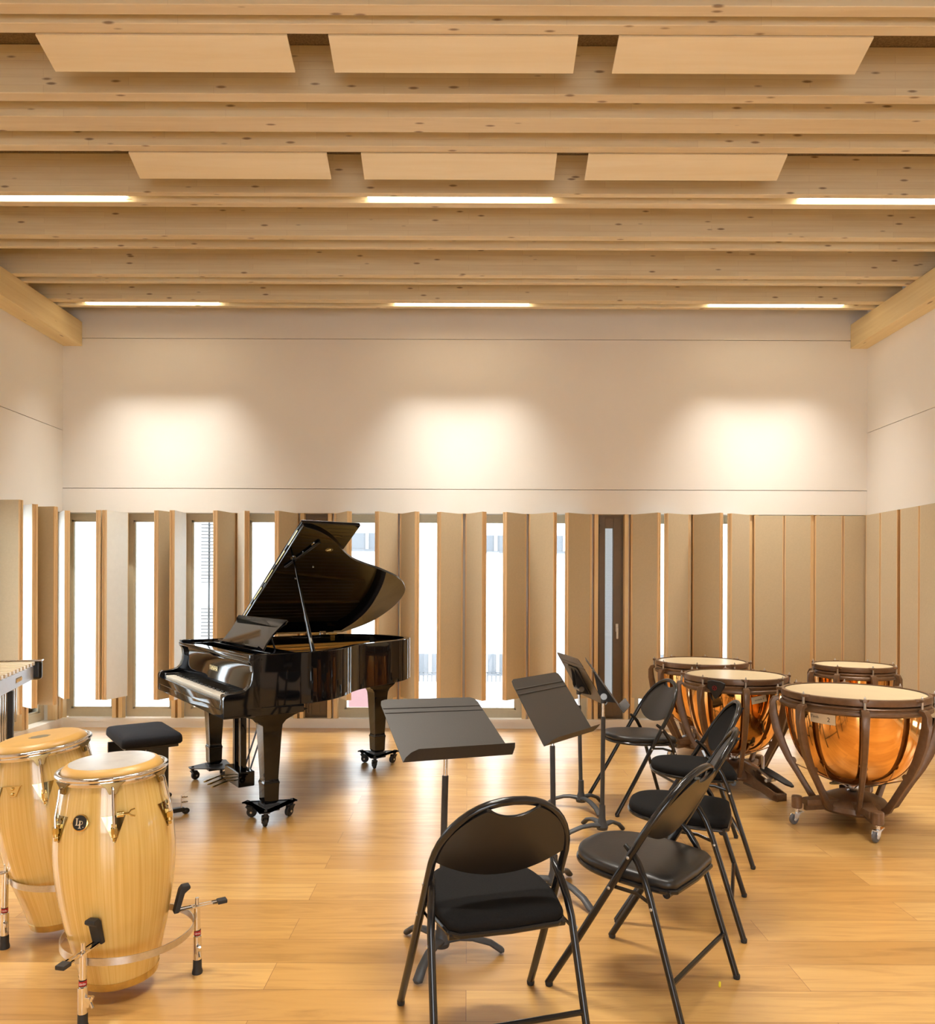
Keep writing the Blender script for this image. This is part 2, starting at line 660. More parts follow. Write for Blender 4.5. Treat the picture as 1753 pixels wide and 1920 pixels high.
def window(mat4, width, dark=False):
    """mat4 maps (x along wall, y outwards, z up) to the room; x runs 0..width"""
    global wn
    e = sempty('window_%d' % wn)
    wn += 1
    z0, z1 = 0.085, ZL
    if not dark:
        f, d = 0.062, 0.05
        m = MB()
        for a in ((0, f, z0, z1), (width - f, width, z0, z1), (f, width - f, z0, z0 + f + 0.015), (f, width - f, z1 - f, z1)):
            m.box(a[0], a[1], 0, d, a[2], a[3], mat=mat4)
        g = 0.018
        for a in ((f, f + g, z0 + f, z1 - f), (width - f - g, width - f, z0 + f, z1 - f), (f, width - f, z0 + f + .015, z0 + f + g + .015), (f, width - f, z1 - f - g, z1 - f)):
            m.box(a[0], a[1], 0.012, 0.04, a[2], a[3], mat=mat4)
        m.obj('window_frame', M['wframe'], e, smooth=False)
        MB().box(f, width - f, 0.024, 0.030, z0 + f, z1 - f, mat=mat4).obj('glass_pane', M['glass'], e, smooth=False)
    else:
        m = MB()
        f = 0.03
        for a in ((0, f, z0, z1), (width - f, width, z0, z1), (f, width - f, z0, z0 + f), (f, width - f, z1 - f, z1)):
            m.box(a[0], a[1], 0, 0.06, a[2], a[3], mat=mat4)
        m.obj('window_frame', M['wdark'], e, smooth=False)
        c = width * 0.5 - 0.01
        h = 0.042
        m = MB()
        for a in ((f, c - h, z0 + f, z1 - f), (c + h, width - f, z0 + f, z1 - f), (c - h, c + h, z0 + f, z0 + 0.20), (c - h, c + h, z1 - 0.13, z1 - f)):
            m.box(a[0], a[1], -0.012, 0.045, a[2], a[3], mat=mat4, bev=0.003)
        m.box(f, c - h, -0.018, -0.010, z0 + f, z1 - f, mat=mat4)
        m.obj('sash', M['wdark'], e, smooth=False)
        MB().box(c - h, c + h, 0.02, 0.026, z0 + .2, z1 - .13, mat=mat4).obj('glass_pane', M['glass'], e, smooth=False)
        MB().box(c - h - .05, c + h + .05, 0.10, 0.102, z0 + .1, z1 - .05, mat=mat4).obj('perforated_screen', M['screen'], e, smooth=False)
        hz = 0.985
        m = MB().box(width - f - 0.055, width - f - 0.03, -0.028, -0.012, hz - 0.03, hz + 0.05, bev=0.003, mat=mat4)
        m.box(width - f - 0.052, width - f - 0.032, -0.045, -0.030, hz - 0.10, hz + 0.012, bev=0.004, mat=mat4)
        m.box(width - f - 0.050, width - f - 0.036, -0.032, -0.020, hz, hz + 0.012, mat=mat4)
        m.obj('window_handle', M['white_plastic'], e)
        m = MB()
        for zz in (z0 + 0.10, z1 - 0.14):
            m.box(f + 0.004, f + 0.020, -0.035, -0.012, zz - 0.045, zz + 0.045, bev=0.003, mat=mat4)
        m.obj('hinge', M['wdark'], e)
    return e


I4 = Matrix.Identity(4)
for i in range(len(PX) - 1):
    a, b = PX[i] + 0.04, PX[i + 1] - 0.04
    dark = i in (4, 9)
    y = 7.47 if dark else 7.50
    window(Matrix.Translation((a, y, 0)), b - a, dark)
for X, s, posts in ((XL, -1, LPOST), (XR, 1, RPOST)):
    for y1, y0 in zip(posts, posts[1:]):
        if s < 0:
            m = frame_mat((X - 0.13, y0 + 0.04, 0), (0, 1, 0), (-1, 0, 0), (0, 0, 1))
        else:
            m = frame_mat((X + 0.13, y1 - 0.04, 0), (0, -1, 0), (1, 0, 0), (0, 0, 1))
        window(m, (y1 - y0) - 0.08)

# ---------------------------------------------------------------- ceiling joists
JO = [(3.339, 3.402), (3.454, 3.517), (3.944, 4.013), (4.141, 4.277), (4.412, 4.472), (4.939, 4.986), (5.063, 5.127),
      (5.540, 5.609), (5.732, 5.769), (6.233, 6.298), (6.386, 6.431), (6.778, 6.855), (6.933, 6.987)]
JLAB = ['topmost joist in the photo, cut by its upper edge',
        'joist carrying the upper row of plywood reflectors',
        'joist just below the upper row of plywood reflectors',
        'broadest joist, midway between the two rows of plywood reflectors',
        'joist carrying the lower row of plywood reflectors',
        'joist on the near side of the nearer row of light strips',
        'joist on the far side of the nearer row of light strips',
        'first joist beyond the nearer row of light strips and its partner',
        'second joist beyond the nearer row of light strips and its partner',
        'third joist beyond the nearer light strips, after a deep gap',
        'joist closest in front of the pair holding the far light strips',
        'joist on the near side of the far row of light strips',
        'last joist, on the far side of the far row of light strips']
for (a, b), l in zip(JO, JLAB):
    o = MB().box(XL + 0.002, XR - 0.002, a - (a + b) / 2, b - (a + b) / 2, 0, ZC - ZJ - 0.001, bev=0.0025, seg=1).obj('ceiling_joist', M['beam'], loc=(0, (a + b) / 2, ZJ), smooth=False)
    tag(o, 'pale spruce ' + l, 'beam', 'spruce ceiling joists')
hid = [(2.60, 2.663), (2.99, 3.05), (3.13, 3.19), (1.95, 2.013), (2.10, 2.163), (1.11, 1.17), (1.25, 1.31), (0.4, 0.463), (-0.77, -0.71), (-0.63, -0.57), (-1.6, -1.537), (-2.67, -2.61), (-2.53, -2.47)]
for (a, b) in hid:
    o = MB().box(XL + 0.002, XR - 0.002, a - (a + b) / 2, b - (a + b) / 2, 0, ZC - ZJ - 0.001).obj('ceiling_joist', M['beam'], loc=(0, (a + b) / 2, ZJ), smooth=False)
    tag(o, 'pale spruce joist overhead, nearer than the topmost joist in the photo', 'beam', 'spruce joists above the camera')
for x0, x1, nm in ((XL + 0.002, -3.81, 'left'), (3.77, XR - 0.002, 'right')):
    o = MB().box(x0, x1, YF, YB - 0.002, 3.76, ZJ - 0.001, bev=0.004, seg=1).obj('wall_beam', M['beam_y'], smooth=False)
    tag(o, 'honey coloured timber beam along the %s wall carrying the joist ends' % nm, 'beam')

# plywood reflectors
RW = [('upper', 3.517, 3.69, 3.992, 3.938, [(-2.045, -0.860), (-0.665, 0.513), (0.705, 1.905)]),
      ('lower', 4.472, 4.63, 3.992, 3.923, [(-2.040, -0.853), (-0.648, 0.527), (0.717, 1.908)])]
for row, ya, yb, za, zb, xs in RW:
    for (x0, x1), pos in zip(xs, ('left', 'middle', 'right')):
        t = thing('plywood_reflector', '%s tilted plywood reflector of the %s row hanging under the joists' % (pos, row), 'ceiling panel', ((x0 + x1) / 2, ya, za), group='plywood reflectors under the joists')
        hw = (x1 - x0) / 2
        d = Vector((0, yb - ya, zb - za))
        L = d.length
        ang = math.atan2(d.z, d.y)
        mt = Matrix.Rotation(ang, 4, 'X')
        MB().box(-hw, hw, 0, L, 0, 0.012, mat=mt).obj('panel', M['ply'], t, smooth=False)
        m = MB()
        for hx in (-hw * 0.7, hw * 0.7):
            m.cyl((hx, L * 0.5, 0.01 - L * .15), (hx, L * 0.5, ZC - za), 0.004, 8)
        m.obj('hanger', M['steel'], t)

# light strips
LX = [(-3.54, -2.312), (-0.680, 0.560), (2.228, 3.466)]
rows = [(5.0245, 'nearer'), (6.894, 'far')]
for y, nm in rows:
    for (x0, x1), pos in zip(LX, ('left', 'middle', 'right')):
        t = thing('light_strip', 'glowing %s light strip of the %s row, recessed between two joists' % (pos, nm), 'ceiling light', ((x0 + x1) / 2, y, ZJ + 0.012), group='linear lights recessed between the joists')
        hw = (x1 - x0) / 2
        MB().box(-hw, hw, -0.028, 0.028, 0.0, 0.02, bev=0.006).obj('diffuser', M['lamp'], t)
        MB().box(-hw - 0.01, hw + 0.01, -0.032, 0.032, 0.021, ZC - ZJ - 0.013).obj('housing', M['white_plastic'], t, smooth=False)
for y in (3.09, 1.21, -0.67, -2.57):
    for x0, x1 in LX:
        t = thing('light_strip', 'light strip between the joists above the camera', 'ceiling light', ((x0 + x1) / 2, y, ZJ + 0.012), group='linear lights above the camera')
        hw = (x1 - x0) / 2
        MB().box(-hw, hw, -0.028, 0.028, 0.0, 0.02, bev=0.006).obj('diffuser', M['lamp'], t)
        MB().box(-hw - 0.01, hw + 0.01, -0.032, 0.032, 0.021, ZC - ZJ - 0.013).obj('housing', M['white_plastic'], t, smooth=False)



def lamp_optics(t, length):
    l = bpy.data.lights.new('strip_lens', 'AREA')
    l.shape = 'RECTANGLE'
    l.size, l.size_y = length, 0.05
    l.spread = R(68)
    l.energy = LAMP_W
    l.color = (1.0, 0.95, 0.86)
    o = bpy.data.objects.new('strip_lens', l)
    COL.objects.link(o)
    o.parent = t
    o.location = (0, 0, -0.001)


LAMP_W = 20.0
for t in [o for o in bpy.data.objects if o.name.startswith('light_strip')]:
    lamp_optics(t, 1.2)

# ---------------------------------------------------------------- hinged acoustic panels
PT, ZP0, ZP1 = 0.046, 0.317, 2.112


def leaf(h, f, label, group, tip=None, flip=False):
    """panel hinged at point h with its free edge at point f (plan coordinates)"""
    h, f = Vector(h), Vector(f)
    d = f - h
    L = d.length
    t = thing('acoustic_panel', label, 'wall panel', (h.x, h.y, ZP0), math.atan2(d.y, d.x), group)
    H = ZP1 - ZP0
    s = -1 if flip else 1      # side of the felt face
    a, b = PT / 2, PT / 2
    ys = sorted((s * 0.004, s * a))
    MB().box(0.010, L - 0.010, ys[0], ys[1] , 0, H).obj('felt_face', M['felt'], t, smooth=False)
    ys = sorted((-s * b, -s * 0.004))
    MB().box(0.010, L - 0.010, ys[0], ys[1], 0, H).obj('back_board', M['felt_back'], t, smooth=False)
    m = MB()
    for x0, x1 in ((0, 0.0098), (L - 0.0098, L)):
        m.box(x0, x1, -PT / 2, -0.006, 0, H)
        m.box(x0, x1, 0.006, PT / 2, 0, H)
        m.box(x0 + (0.004 if x0 == 0 else 0), x1 - (0.004 if x0 else 0), -0.006, 0.006, 0, H)
    m.obj('timber_edge', M['lipping'], t, smooth=False)
    return t


def hp(px, y=7.345):
    return (at(px, y), y)


def free(hpx, fpx, L=0.30, yh=7.345):
    """free edge on the sight line fpx, L away from the hinge, towards the camera"""
    hx, hy = hp(hpx, yh)
    k = (fpx - CX) / F
    # (k*y-hx)^2+(y-hy)^2=L^2
    A = k * k + 1
    B = -2 * (k * hx + hy)
    C = hx * hx + hy * hy - L * L
    D = B * B - 4 * A * C
    y = (-B - math.sqrt(max(D, 0))) / (2 * A) if D > 0 else -B / (2 * A)
    return (k * y, y)


LV = [  # hinge px, free px, label, felt side flipped
    (112, 126, 'narrow pale panel standing open in the back left corner', 0),
    (228, 183, 'open panel with its reddish edge beside the first back window from the left', 0),
    (237, 195, 'white lit panel folded back between the first and second back windows', 1),
    (335, 292, 'open tan panel at the right side of the second back window', 0),
    (345, 322, 'white lit panel at the left side of the window with the outdoor louvres', 1),
    (437, 403, 'open tan panel at the right side of the window with the outdoor louvres', 0),
    (446.5, 463, 'pale narrow panel just behind the piano lid, left of the fourth back window', 0),
    (557, 518, 'tan panel at the left side of the opening window half hidden by the piano lid', 0),
    (630, 655, 'tan panel right of the opening window behind the tip of the piano lid', 1),
    (744, 706, 'tan panel behind the round tail end of the raised piano lid', 0),
    (752, 782, 'tan panel just right of the piano tail, left of a bright window', 1),
    (865, 822, 'tan panel left of centre whose timber edge borders a bright window on its left', 0),
    (874, 908, 'tan panel right of the first clear stud to the right of the piano', 1),
    (984, 946, 'tan panel above the second music stand from the left, its low corner showing window', 0),
    (992, 1041, 'wide tan panel directly above the music stands, left of a narrow bright slit', 1),
    (1106, 1062, 'tan panel at the left side of the dark framed window with the white handle', 0),
    (1184, 1236, 'wide tan panel at the right side of the dark framed window with the white handle', 1),
    (1290, 1248, 'tan panel behind the left end of the back left timpano', 0),
    (1298, 1353, 'wide tan panel standing behind the back left timpano', 1),
    (1404, 1367, 'last open panel on the back wall before the closed ones', 0),
]
for hpx, fpx, lab, fl in LV:
    if 446 < hpx:
        hpx += 3 if fpx > hpx else -2
    leaf(hp(hpx), free(hpx, fpx), lab, 'hinged acoustic panels along the back wall', flip=bool(fl))
for a, b, lab in ((1412, 1467, 'first closed flat panel right of the open ones, dark seam on its right'),
                  (1469, 1519, 'closed flat panel between a dark seam and a timber stud, above the middle timpano'),
                  (1526, 1577, 'closed flat panel right of a timber stud, above the back right timpano'),
                  (1579, 1623, 'closed flat panel in the right corner of the back wall')):
    leaf((at(a, 7.385), 7.385), (at(b, 7.385), 7.385), lab, 'closed acoustic panels on the back wall', flip=True)
# left wall
leaf((-4.02, 6.80), (-3.73, 6.765), 'tan panel standing out from the left wall, nearest the back corner', 'hinged acoustic panels along the left wall', flip=True)
leaf((-4.03, 6.74), (-3.80, 6.56), 'white lit panel of the left wall with a brown timber edge', 'hinged acoustic panels along the left wall', flip=False)
leaf((-4.02, 6.26), (-3.73, 6.24), 'tan panel at the left margin above the mallet instrument', 'hinged acoustic panels along the left wall', flip=True)
for y in LPOST[3:]:
    leaf((-4.02, y), (-3.74, y - 0.05), 'tan panel standing out from the left wall outside the photo', 'acoustic panels of the left wall near the camera', flip=True)
# right wall, closed
labs = [('closed panel of the right wall beside the back corner', 'closed panel of the right wall left of its first clear stud'),
        ('closed panel of the right wall just right of its first clear stud', 'closed panel at the right margin of the photo')]
for i, (y1, y0) in enumerate(zip(RPOST, RPOST[1:])):
    mid = (y1 + y0) / 2
    l = labs[i] if i < 2 else ('closed panel of the right wall outside the photo',) * 2
    g = 'closed acoustic panels of the right wall' if i < 2 else 'closed right wall panels near the camera'
    y1s = y1 - (0.05 if i == 0 else 0.022)
    leaf((XR - 0.015, y1s), (XR - 0.015, mid + 0.006), l[0], g, flip=True)
    leaf((XR - 0.015, mid - 0.006), (XR - 0.015, y0 + 0.022), l[1], g, flip=True)

# ---------------------------------------------------------------- outside
struct(MB().box(-40, 40, 8.0, 60, -3.2, -3.0), 'ground', M['outside_ground'], smooth=False)
bl = thing('apartment_building', 'very pale overexposed building seen through the windows', 'building', (0, 20, -3.0))
YO = 20.0


def ox(px):
    return at(px, YO)


def oz(py):
    return CAM_H - (py - 1100) * YO / F + 3.0


MB().box(-22, 22, 0, 1.0, 0, 9.0).obj('wall', M['render'], bl, smooth=False)
for (a, b, c, d) in ((655, 722, 1000, 1030), (903, 955, 1004, 1033), (786, 828, 1226, 1262), (915, 952, 1226, 1262), (520, 560, 1000, 1030), (1040, 1075, 1004, 1033), (1238, 1262, 1226, 1262), (370, 400, 1226, 1262)):
    f = MB().box(ox(a), ox(b), -0.04, 0.02, oz(d), oz(c)).box(ox(a), ox(b), -0.06, 0.02, oz(d) - .06, oz(d)).obj('window', M['outside_grey'], bl, smooth=False)
    m = MB()
    mid = (ox(a) + ox(b)) / 2
    m.box(mid - 0.04, mid + 0.04, -0.08, 0.0, oz(d), oz(c))
    m.obj('mullion', M['render'], f, smooth=False)
for (a, b) in ((780, 830), (905, 955)):
    m = MB().box(ox(a), ox(b), -0.5, -0.46, oz(1258), oz(1256))
    x = ox(a)
    while x < ox(b):
        m.box(x, x + 0.03, -0.5, -0.46, oz(1274), oz(1257))
        x += 0.11
    m.obj('balcony_rail', M['outside_rail'], bl, smooth=False)
MB().box(ox(655), ox(706), -0.05, 0.02, oz(1345), oz(1290)).obj('shutter', M['outside_red'], bl, smooth=False)
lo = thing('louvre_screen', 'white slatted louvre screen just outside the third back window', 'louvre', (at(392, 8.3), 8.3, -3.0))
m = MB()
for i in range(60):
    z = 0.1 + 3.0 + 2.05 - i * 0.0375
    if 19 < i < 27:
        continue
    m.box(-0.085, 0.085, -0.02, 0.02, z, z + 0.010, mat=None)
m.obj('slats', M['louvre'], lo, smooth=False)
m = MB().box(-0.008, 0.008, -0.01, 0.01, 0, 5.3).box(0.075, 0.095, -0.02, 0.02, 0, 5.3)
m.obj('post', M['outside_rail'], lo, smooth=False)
# ================================================================ folding chairs
def arch_pts():
    """centre line of the bent main tube, right foot over the back to the left foot"""
    def yl(z):
        return 0.25 - 0.587 * z
    pts = []
    zs = [0.0, 0.2, 0.4, 0.50, 0.55]
    for z in zs:
        pts.append((0.232 - 0.020 * z / 0.55, yl(z), z))
    n = 22
    for i in range(1, n):
        t = PI * i / n
        x = 0.212 * math.copysign(abs(math.cos(t)) ** 0.9, math.cos(t))
        z = 0.56 + 0.232 * math.sin(t) ** 0.95
        pts.append((x, yl(z), z))
    return pts + [(-x, y, z) for x, y, z in reversed([(0.232 - 0.020 * z / 0.55, yl(z), z) for z in zs])], yl


def chair(label, cover, c, fwd, backmat=None, stack=None):
    rz = math.atan2(fwd[1], fwd[0]) - PI / 2
    t = thing('folding_chair', label, 'chair', (c[0], c[1], 0), rz, 'black folding chairs')
    pts, yl = arch_pts()
    TR = 0.0125
    pts = [(x, y, max(z, 0.008)) for x, y, z in pts]
    MB().tube(pts, TR, 14).obj('main_frame', M['tube'], t)
    for s in (1, -1):
        # rear leg with its bent top riveted to the main tube
        P = [(0.197, -0.028, 0.545), (0.199, -0.052, 0.527), (0.205, -0.078, 0.50), (0.213, -0.105, 0.455), (0.219, -0.128, 0.40), (0.232, -0.25, 0.008)]
        MB().tube([(s * x, y, z) for x, y, z in P], [0.008, 0.0105, 0.0115, 0.0115, 0.0115, 0.0115], 12).obj('rear_leg', M['tube'], t)
        for (x, y, z) in ((0.2265, yl(0.515), 0.515), (0.2295, yl(0.40), 0.40), (0.2325, -0.137, 0.37)):
            MB().ball((s * x, y, z), 0.0055, (0.6, 1, 1), 10, 6).obj('rivet', M['steel'], t)
        MB().lathe([(0.0105, 0), (0.0122, 0.004), (0.0124, 0.014), (0.0118, 0.016)], 14, Matrix.Translation((s * 0.232, -0.25, 0))).obj('foot_cap', M['rubber'], t)
        MB().lathe([(0.0112, 0), (0.0132, 0.004), (0.0134, 0.014), (0.0128, 0.016)], 14, Matrix.Translation((s * 0.232, 0.245, 0))).obj('foot_cap', M['rubber'], t)
        # folding link under the seat
        m = MB().tube([(s * 0.204, yl(0.40), 0.40), (s * 0.198, -0.07, 0.395), (s * 0.214, -0.14, 0.375)], 0.007, 8, flat=(1.0, 0.35))
        m.obj('folding_link', M['tube'], t)
    zc = 0.15
    yy = -0.25 + 0.122 * zc / 0.4
    MB().tube([(0.226, yy, zc), (-0.226, yy, zc)], 0.0085, 10).obj('stretcher', M['tube'], t)
    MB().tube([(0.178, -0.165, 0.408), (-0.178, -0.165, 0.408)], 0.0135, 12).obj('rear_crossbar', M['tube'], t)
    # seat: round front, straight back
    out = []
    n = 30
    for i in range(n + 1):
        a = PI * i / n
        out.append((0.194 * math.copysign(abs(math.cos(a)) ** 0.82, math.cos(a)), 0.005 + 0.225 * math.sin(a) ** 0.9))
    out += [(-0.192, -0.07), (-0.176, -0.165), (-0.150, -0.188), (0, -0.196), (0.150, -0.188), (0.176, -0.165), (0.192, -0.07)]
    tilt = Matrix.Translation((0, 0, 0.425)) @ Matrix.Rotation(R(2.5), 4, 'X')
    b = bmesh.new()
    layers = [(0.960, 0.0), (1.0, 0.008), (1.0, 0.020), (0.985, 0.030), (0.94, 0.037), (0.84, 0.041), (0.6, 0.0435), (0.3, 0.0445)]
    rings = [[b.verts.new((x * s_, (y - 0.01) * s_ + 0.01, z)) for x, y in out] for s_, z in layers]
    N = len(out)
    for r0, r1 in zip(rings, rings[1:]):
        for k in range(N):
            b.faces.new((r0[k], r0[(k + 1) % N], r1[(k + 1) % N], r1[k]))
    b.faces.new(rings[0])
    b.faces.new(rings[-1])
    bmesh.ops.recalc_face_normals(b, faces=b.faces[:])
    b.transform(tilt)
    m = MB()
    m._add(b)
    m.obj('seat', M[cover], t, sharp=60)
    m = MB()
    rim = [Vector((x * 0.985, y * 0.985, -0.004)) for x, y in out]
    rim = [tilt @ p for p in rim]
    m.tube(rim, 0.0095, 10, closed=True)
    b2 = MB()
    m.prism([(x * 0.97, y * 0.97) for x, y in out], -0.008, -0.001, mat=tilt)
    m.obj('seat_frame', M['tube'], t)
    # backrest shell
    b = bmesh.new()
    nx, nz = 40, 10
    grid = []
    for side in (0, 1):
        g = []
        for i in range(nx + 1):
            x = -0.2 + 0.4 * i / nx
            u = abs(x) / 0.2
            top = 0.56 + 0.226 * math.sqrt(max(0.0, 1 - (x / 0.206) ** 2)) ** 0.95
            if abs(x) < 0.078:
                top = min(top, 0.742 + 0.030 * (abs(x) / 0.078) ** 2.2)
            bot = 0.598 - 0.058 * (1 - u ** 2.1)
            if top < bot + 0.004:
                top = bot + 0.004
            col = []
            for j in range(nz + 1):
                z = bot + (top - bot) * j / nz
                y = yl(z) - 0.020 * (1 - u * u) - (0.009 if side else -0.009 * (1 - u ** 6))
                # padded front
                if side == 0:
                    v = j / nz
                    y += 0.006 * (1 - u ** 4) * math.sin(PI * v) ** 0.5
                col.append(b.verts.new((x, y, z)))
            g.append(col)
        grid.append(g)
    A, B_ = grid
    for i in range(nx):
        for j in range(nz):
            b.faces.new((A[i][j], A[i + 1][j], A[i + 1][j + 1], A[i][j + 1]))
            b.faces.new((B_[i][j], B_[i][j + 1], B_[i + 1][j + 1], B_[i + 1][j]))
    for i in range(nx):
        b.faces.new((A[i][0], B_[i][0], B_[i + 1][0], A[i + 1][0]))
        b.faces.new((A[i][nz], A[i + 1][nz], B_[i + 1][nz], B_[i][nz]))
    for j in range(nz):
        b.faces.new((A[0][j], A[0][j + 1], B_[0][j + 1], B_[0][j]))
        b.faces.new((A[nx][j], B_[nx][j], B_[nx][j + 1], A[nx][j + 1]))
    bmesh.ops.recalc_face_normals(b, faces=b.faces[:])
    m = MB()
    m._add(b)
    m.obj('backrest', M[backmat or 'plastic'], t, sharp=50)
    # lip of the hand hole
    lip = [(x, yl(0.744 + 0.030 * (abs(x) / 0.078) ** 2.2) - 0.020, 0.744 + 0.030 * (abs(x) / 0.078) ** 2.2) for x in [-0.078 + 0.156 * i / 12 for i in range(13)]]
    MB().tube(lip, 0.0062, 8, flat=(0.8, 1.6)).obj('handle_edge', M[backmat or 'plastic'], t)
    return t


chair('black folding chair with fabric seat nearest the camera, seen from behind', 'fabric', (0.073, 2.33), (-0.279, 0.96))
chair('folding chair with brownish black vinyl seat, right of the nearest chair', 'vinyl', (0.628, 2.65), (-0.78, 0.63))
chair('black fabric folding chair directly behind the vinyl seated chair, second in the right hand row', 'fabric', (0.942, 3.25), (-0.937, 0.349))
chair('black fabric folding chair in front of the middle timpano, third in the right hand row', 'fabric', (1.219, 3.987), (-0.985, 0.171), backmat='fabric')
chair('farthest folding chair, grey vinyl seat and back, beside the most distant music stand', 'vinyl', (1.112, 4.83), (-0.98, -0.2), backmat='vinyl')


# ================================================================ music stands
def music_stand(label, base, feet, BL, phi, th, dl, w=0.46, L=0.335, knob=True, chrome_tip=True):
    t = thing('music_stand', label, 'music stand', (base[0], base[1], 0), 0, 'grey black orchestra music stands')
    o = Vector((base[0], base[1], 0))
    phi, th, dl = R(phi), R(th), R(dl)
    e = Vector((math.cos(phi) * math.cos(dl), math.sin(phi) * math.cos(dl), math.sin(dl)))
    a = Vector((-math.sin(phi), math.cos(phi), 0))
    up = e.cross(a)
    u = (a * math.cos(th) + up * math.sin(th)).normalized()
    n = e.cross(u).normalized()       # towards the reader
    B = Vector(BL) - o
    fm = frame_mat(B, e, u, n)
    # desk plate with clipped top corners and two pressed ribs
    poly = [(0, 0), (w, 0), (w - 0.012, L - 0.07), (w - 0.014, L - 0.03), (w - 0.022, L - 0.008), (w - 0.04, L), (0.04, L), (0.022, L - 0.008), (0.014, L - 0.03), (0.012, L - 0.07)]
    m = MB().prism(poly, -0.0022, 0.0, mat=fm)
    for yy in (L - 0.052, L - 0.078):
        m.tube([fm @ Vector((0.016, yy, 0)), fm @ Vector((w - 0.016, yy, 0))], 0.004, 8, flat=(0.6, 1.0))
    m.obj('desk_plate', M['desk'], t, sharp=25)
    # shelf lip along the lower edge
    lp = [(0.0, -0.001), (w, -0.001), (w + 0.002, 0.030), (w - 0.004, 0.052), (0.050, 0.052), (0.022, 0.038), (0.006, 0.018)]
    lm = frame_mat(B, e, (n * 0.985 + u * 0.17).normalized(), e.cross((n * 0.985 + u * 0.17).normalized()))
    MB().prism(lp, -0.0011, 0.0011, mat=lm).obj('shelf', M['desk'], t, sharp=25)
    # folded bracket behind the desk
    back = [(w / 2 - 0.05, L * 0.14), (w / 2 + 0.05, L * 0.14), (w / 2 + 0.095, L * 0.72), (w / 2 + 0.08, L * 0.76), (w / 2 - 0.08, L * 0.76), (w / 2 - 0.095, L * 0.72)]
    m = MB().prism(back, -0.010, -0.0024, mat=fm)
    for s in (-1, 1):
        q = [(L * 0.14, -0.008), (L * 0.74, -0.008), (L * 0.42, -0.055), (L * 0.26, -0.055)]
        mm = frame_mat(fm @ Vector((w / 2 + s * 0.034, 0, 0)), u, n, u.cross(n))
        m.prism(q, -0.002, 0.002, mat=mm)
    m.obj('bracket', M['rubber'], t, sharp=25)
    piv = fm @ Vector((w / 2, L * 0.33, -0.040))
    m = MB().cyl(piv - e * 0.052, piv + e * 0.052, 0.018, 18)
    m.obj('tilt_knob', M['knob'], t)
    # pole
    hub = Vector((0, 0, 0.085))
    top = piv - Vector((0, 0, 0.02))
    ax = (top - hub)
    m = MB().tube([hub + ax * 0.0, hub + ax * 0.86], 0.0125, 14)
    m.cyl(top - Vector((0, 0, 0.02)), piv + Vector((0, 0, 0.005)), 0.016, 12)
    m.obj('lower_pole', M['stand_iron'], t)
    MB().tube([hub + ax * 0.84, top], 0.0085, 14).obj('chrome_inner_pole', M['chrome'], t)
    m = MB().lathe([(0.016, 0.175), (0.0175, 0.17), (0.019, 0.10), (0.026, 0.075), (0.034, 0.055), (0.030, 0.038), (0.0, 0.036)], 24)
    m.obj('hub', M['stand_iron'], t)
    for ang, r in feet:
        d = Vector((math.cos(R(ang)), math.sin(R(ang)), 0))
        P = [d * 0.01 + Vector((0, 0, .062)), d * 0.07 + Vector((0, 0, .068)), d * r * 0.5 + Vector((0, 0, .064)), d * r * 0.78 + Vector((0, 0, .044)), d * r * 0.96 + Vector((0, 0, .014)), d * r + Vector((0, 0, .012))]
        MB().tube(P, [0.020, 0.016, 0.0155, 0.0155, 0.0165, 0.008], 14, flat=(0.72, 1.15)).obj('leg', M['stand_iron'], t)
    return t


music_stand('nearest music stand, its wide desk tipped flat in front of the nearest chair', (-0.095, 2.83), [(130, .23), (5, .24), (250, .23)], (-0.226, 2.645, 0.778), 29.2, 33, -2.6)
music_stand('second nearest music stand with its desk face turned to the camera, steeply tilted', (0.40, 3.42), [(-57, .26), (63, .22), (180, .24)], (0.339, 3.277, 0.701), 52.9, 55.3, -0.3)
music_stand('most distant music stand showing the back of its desk and a round tilt knob', (0.725, 4.74), [(35, .18), (-68, .23), (165, .22)], (0.853, 4.593, 0.673), 101.5, 58.9, 1.0)
music_stand('music stand with its desk seen edge on and pale shelf sticking out to the right', (0.762, 4.20), [(35, .17), (200, .26), (110, .22)], (0.824, 3.929, 0.738), 81.6, 54.3, -3.0)


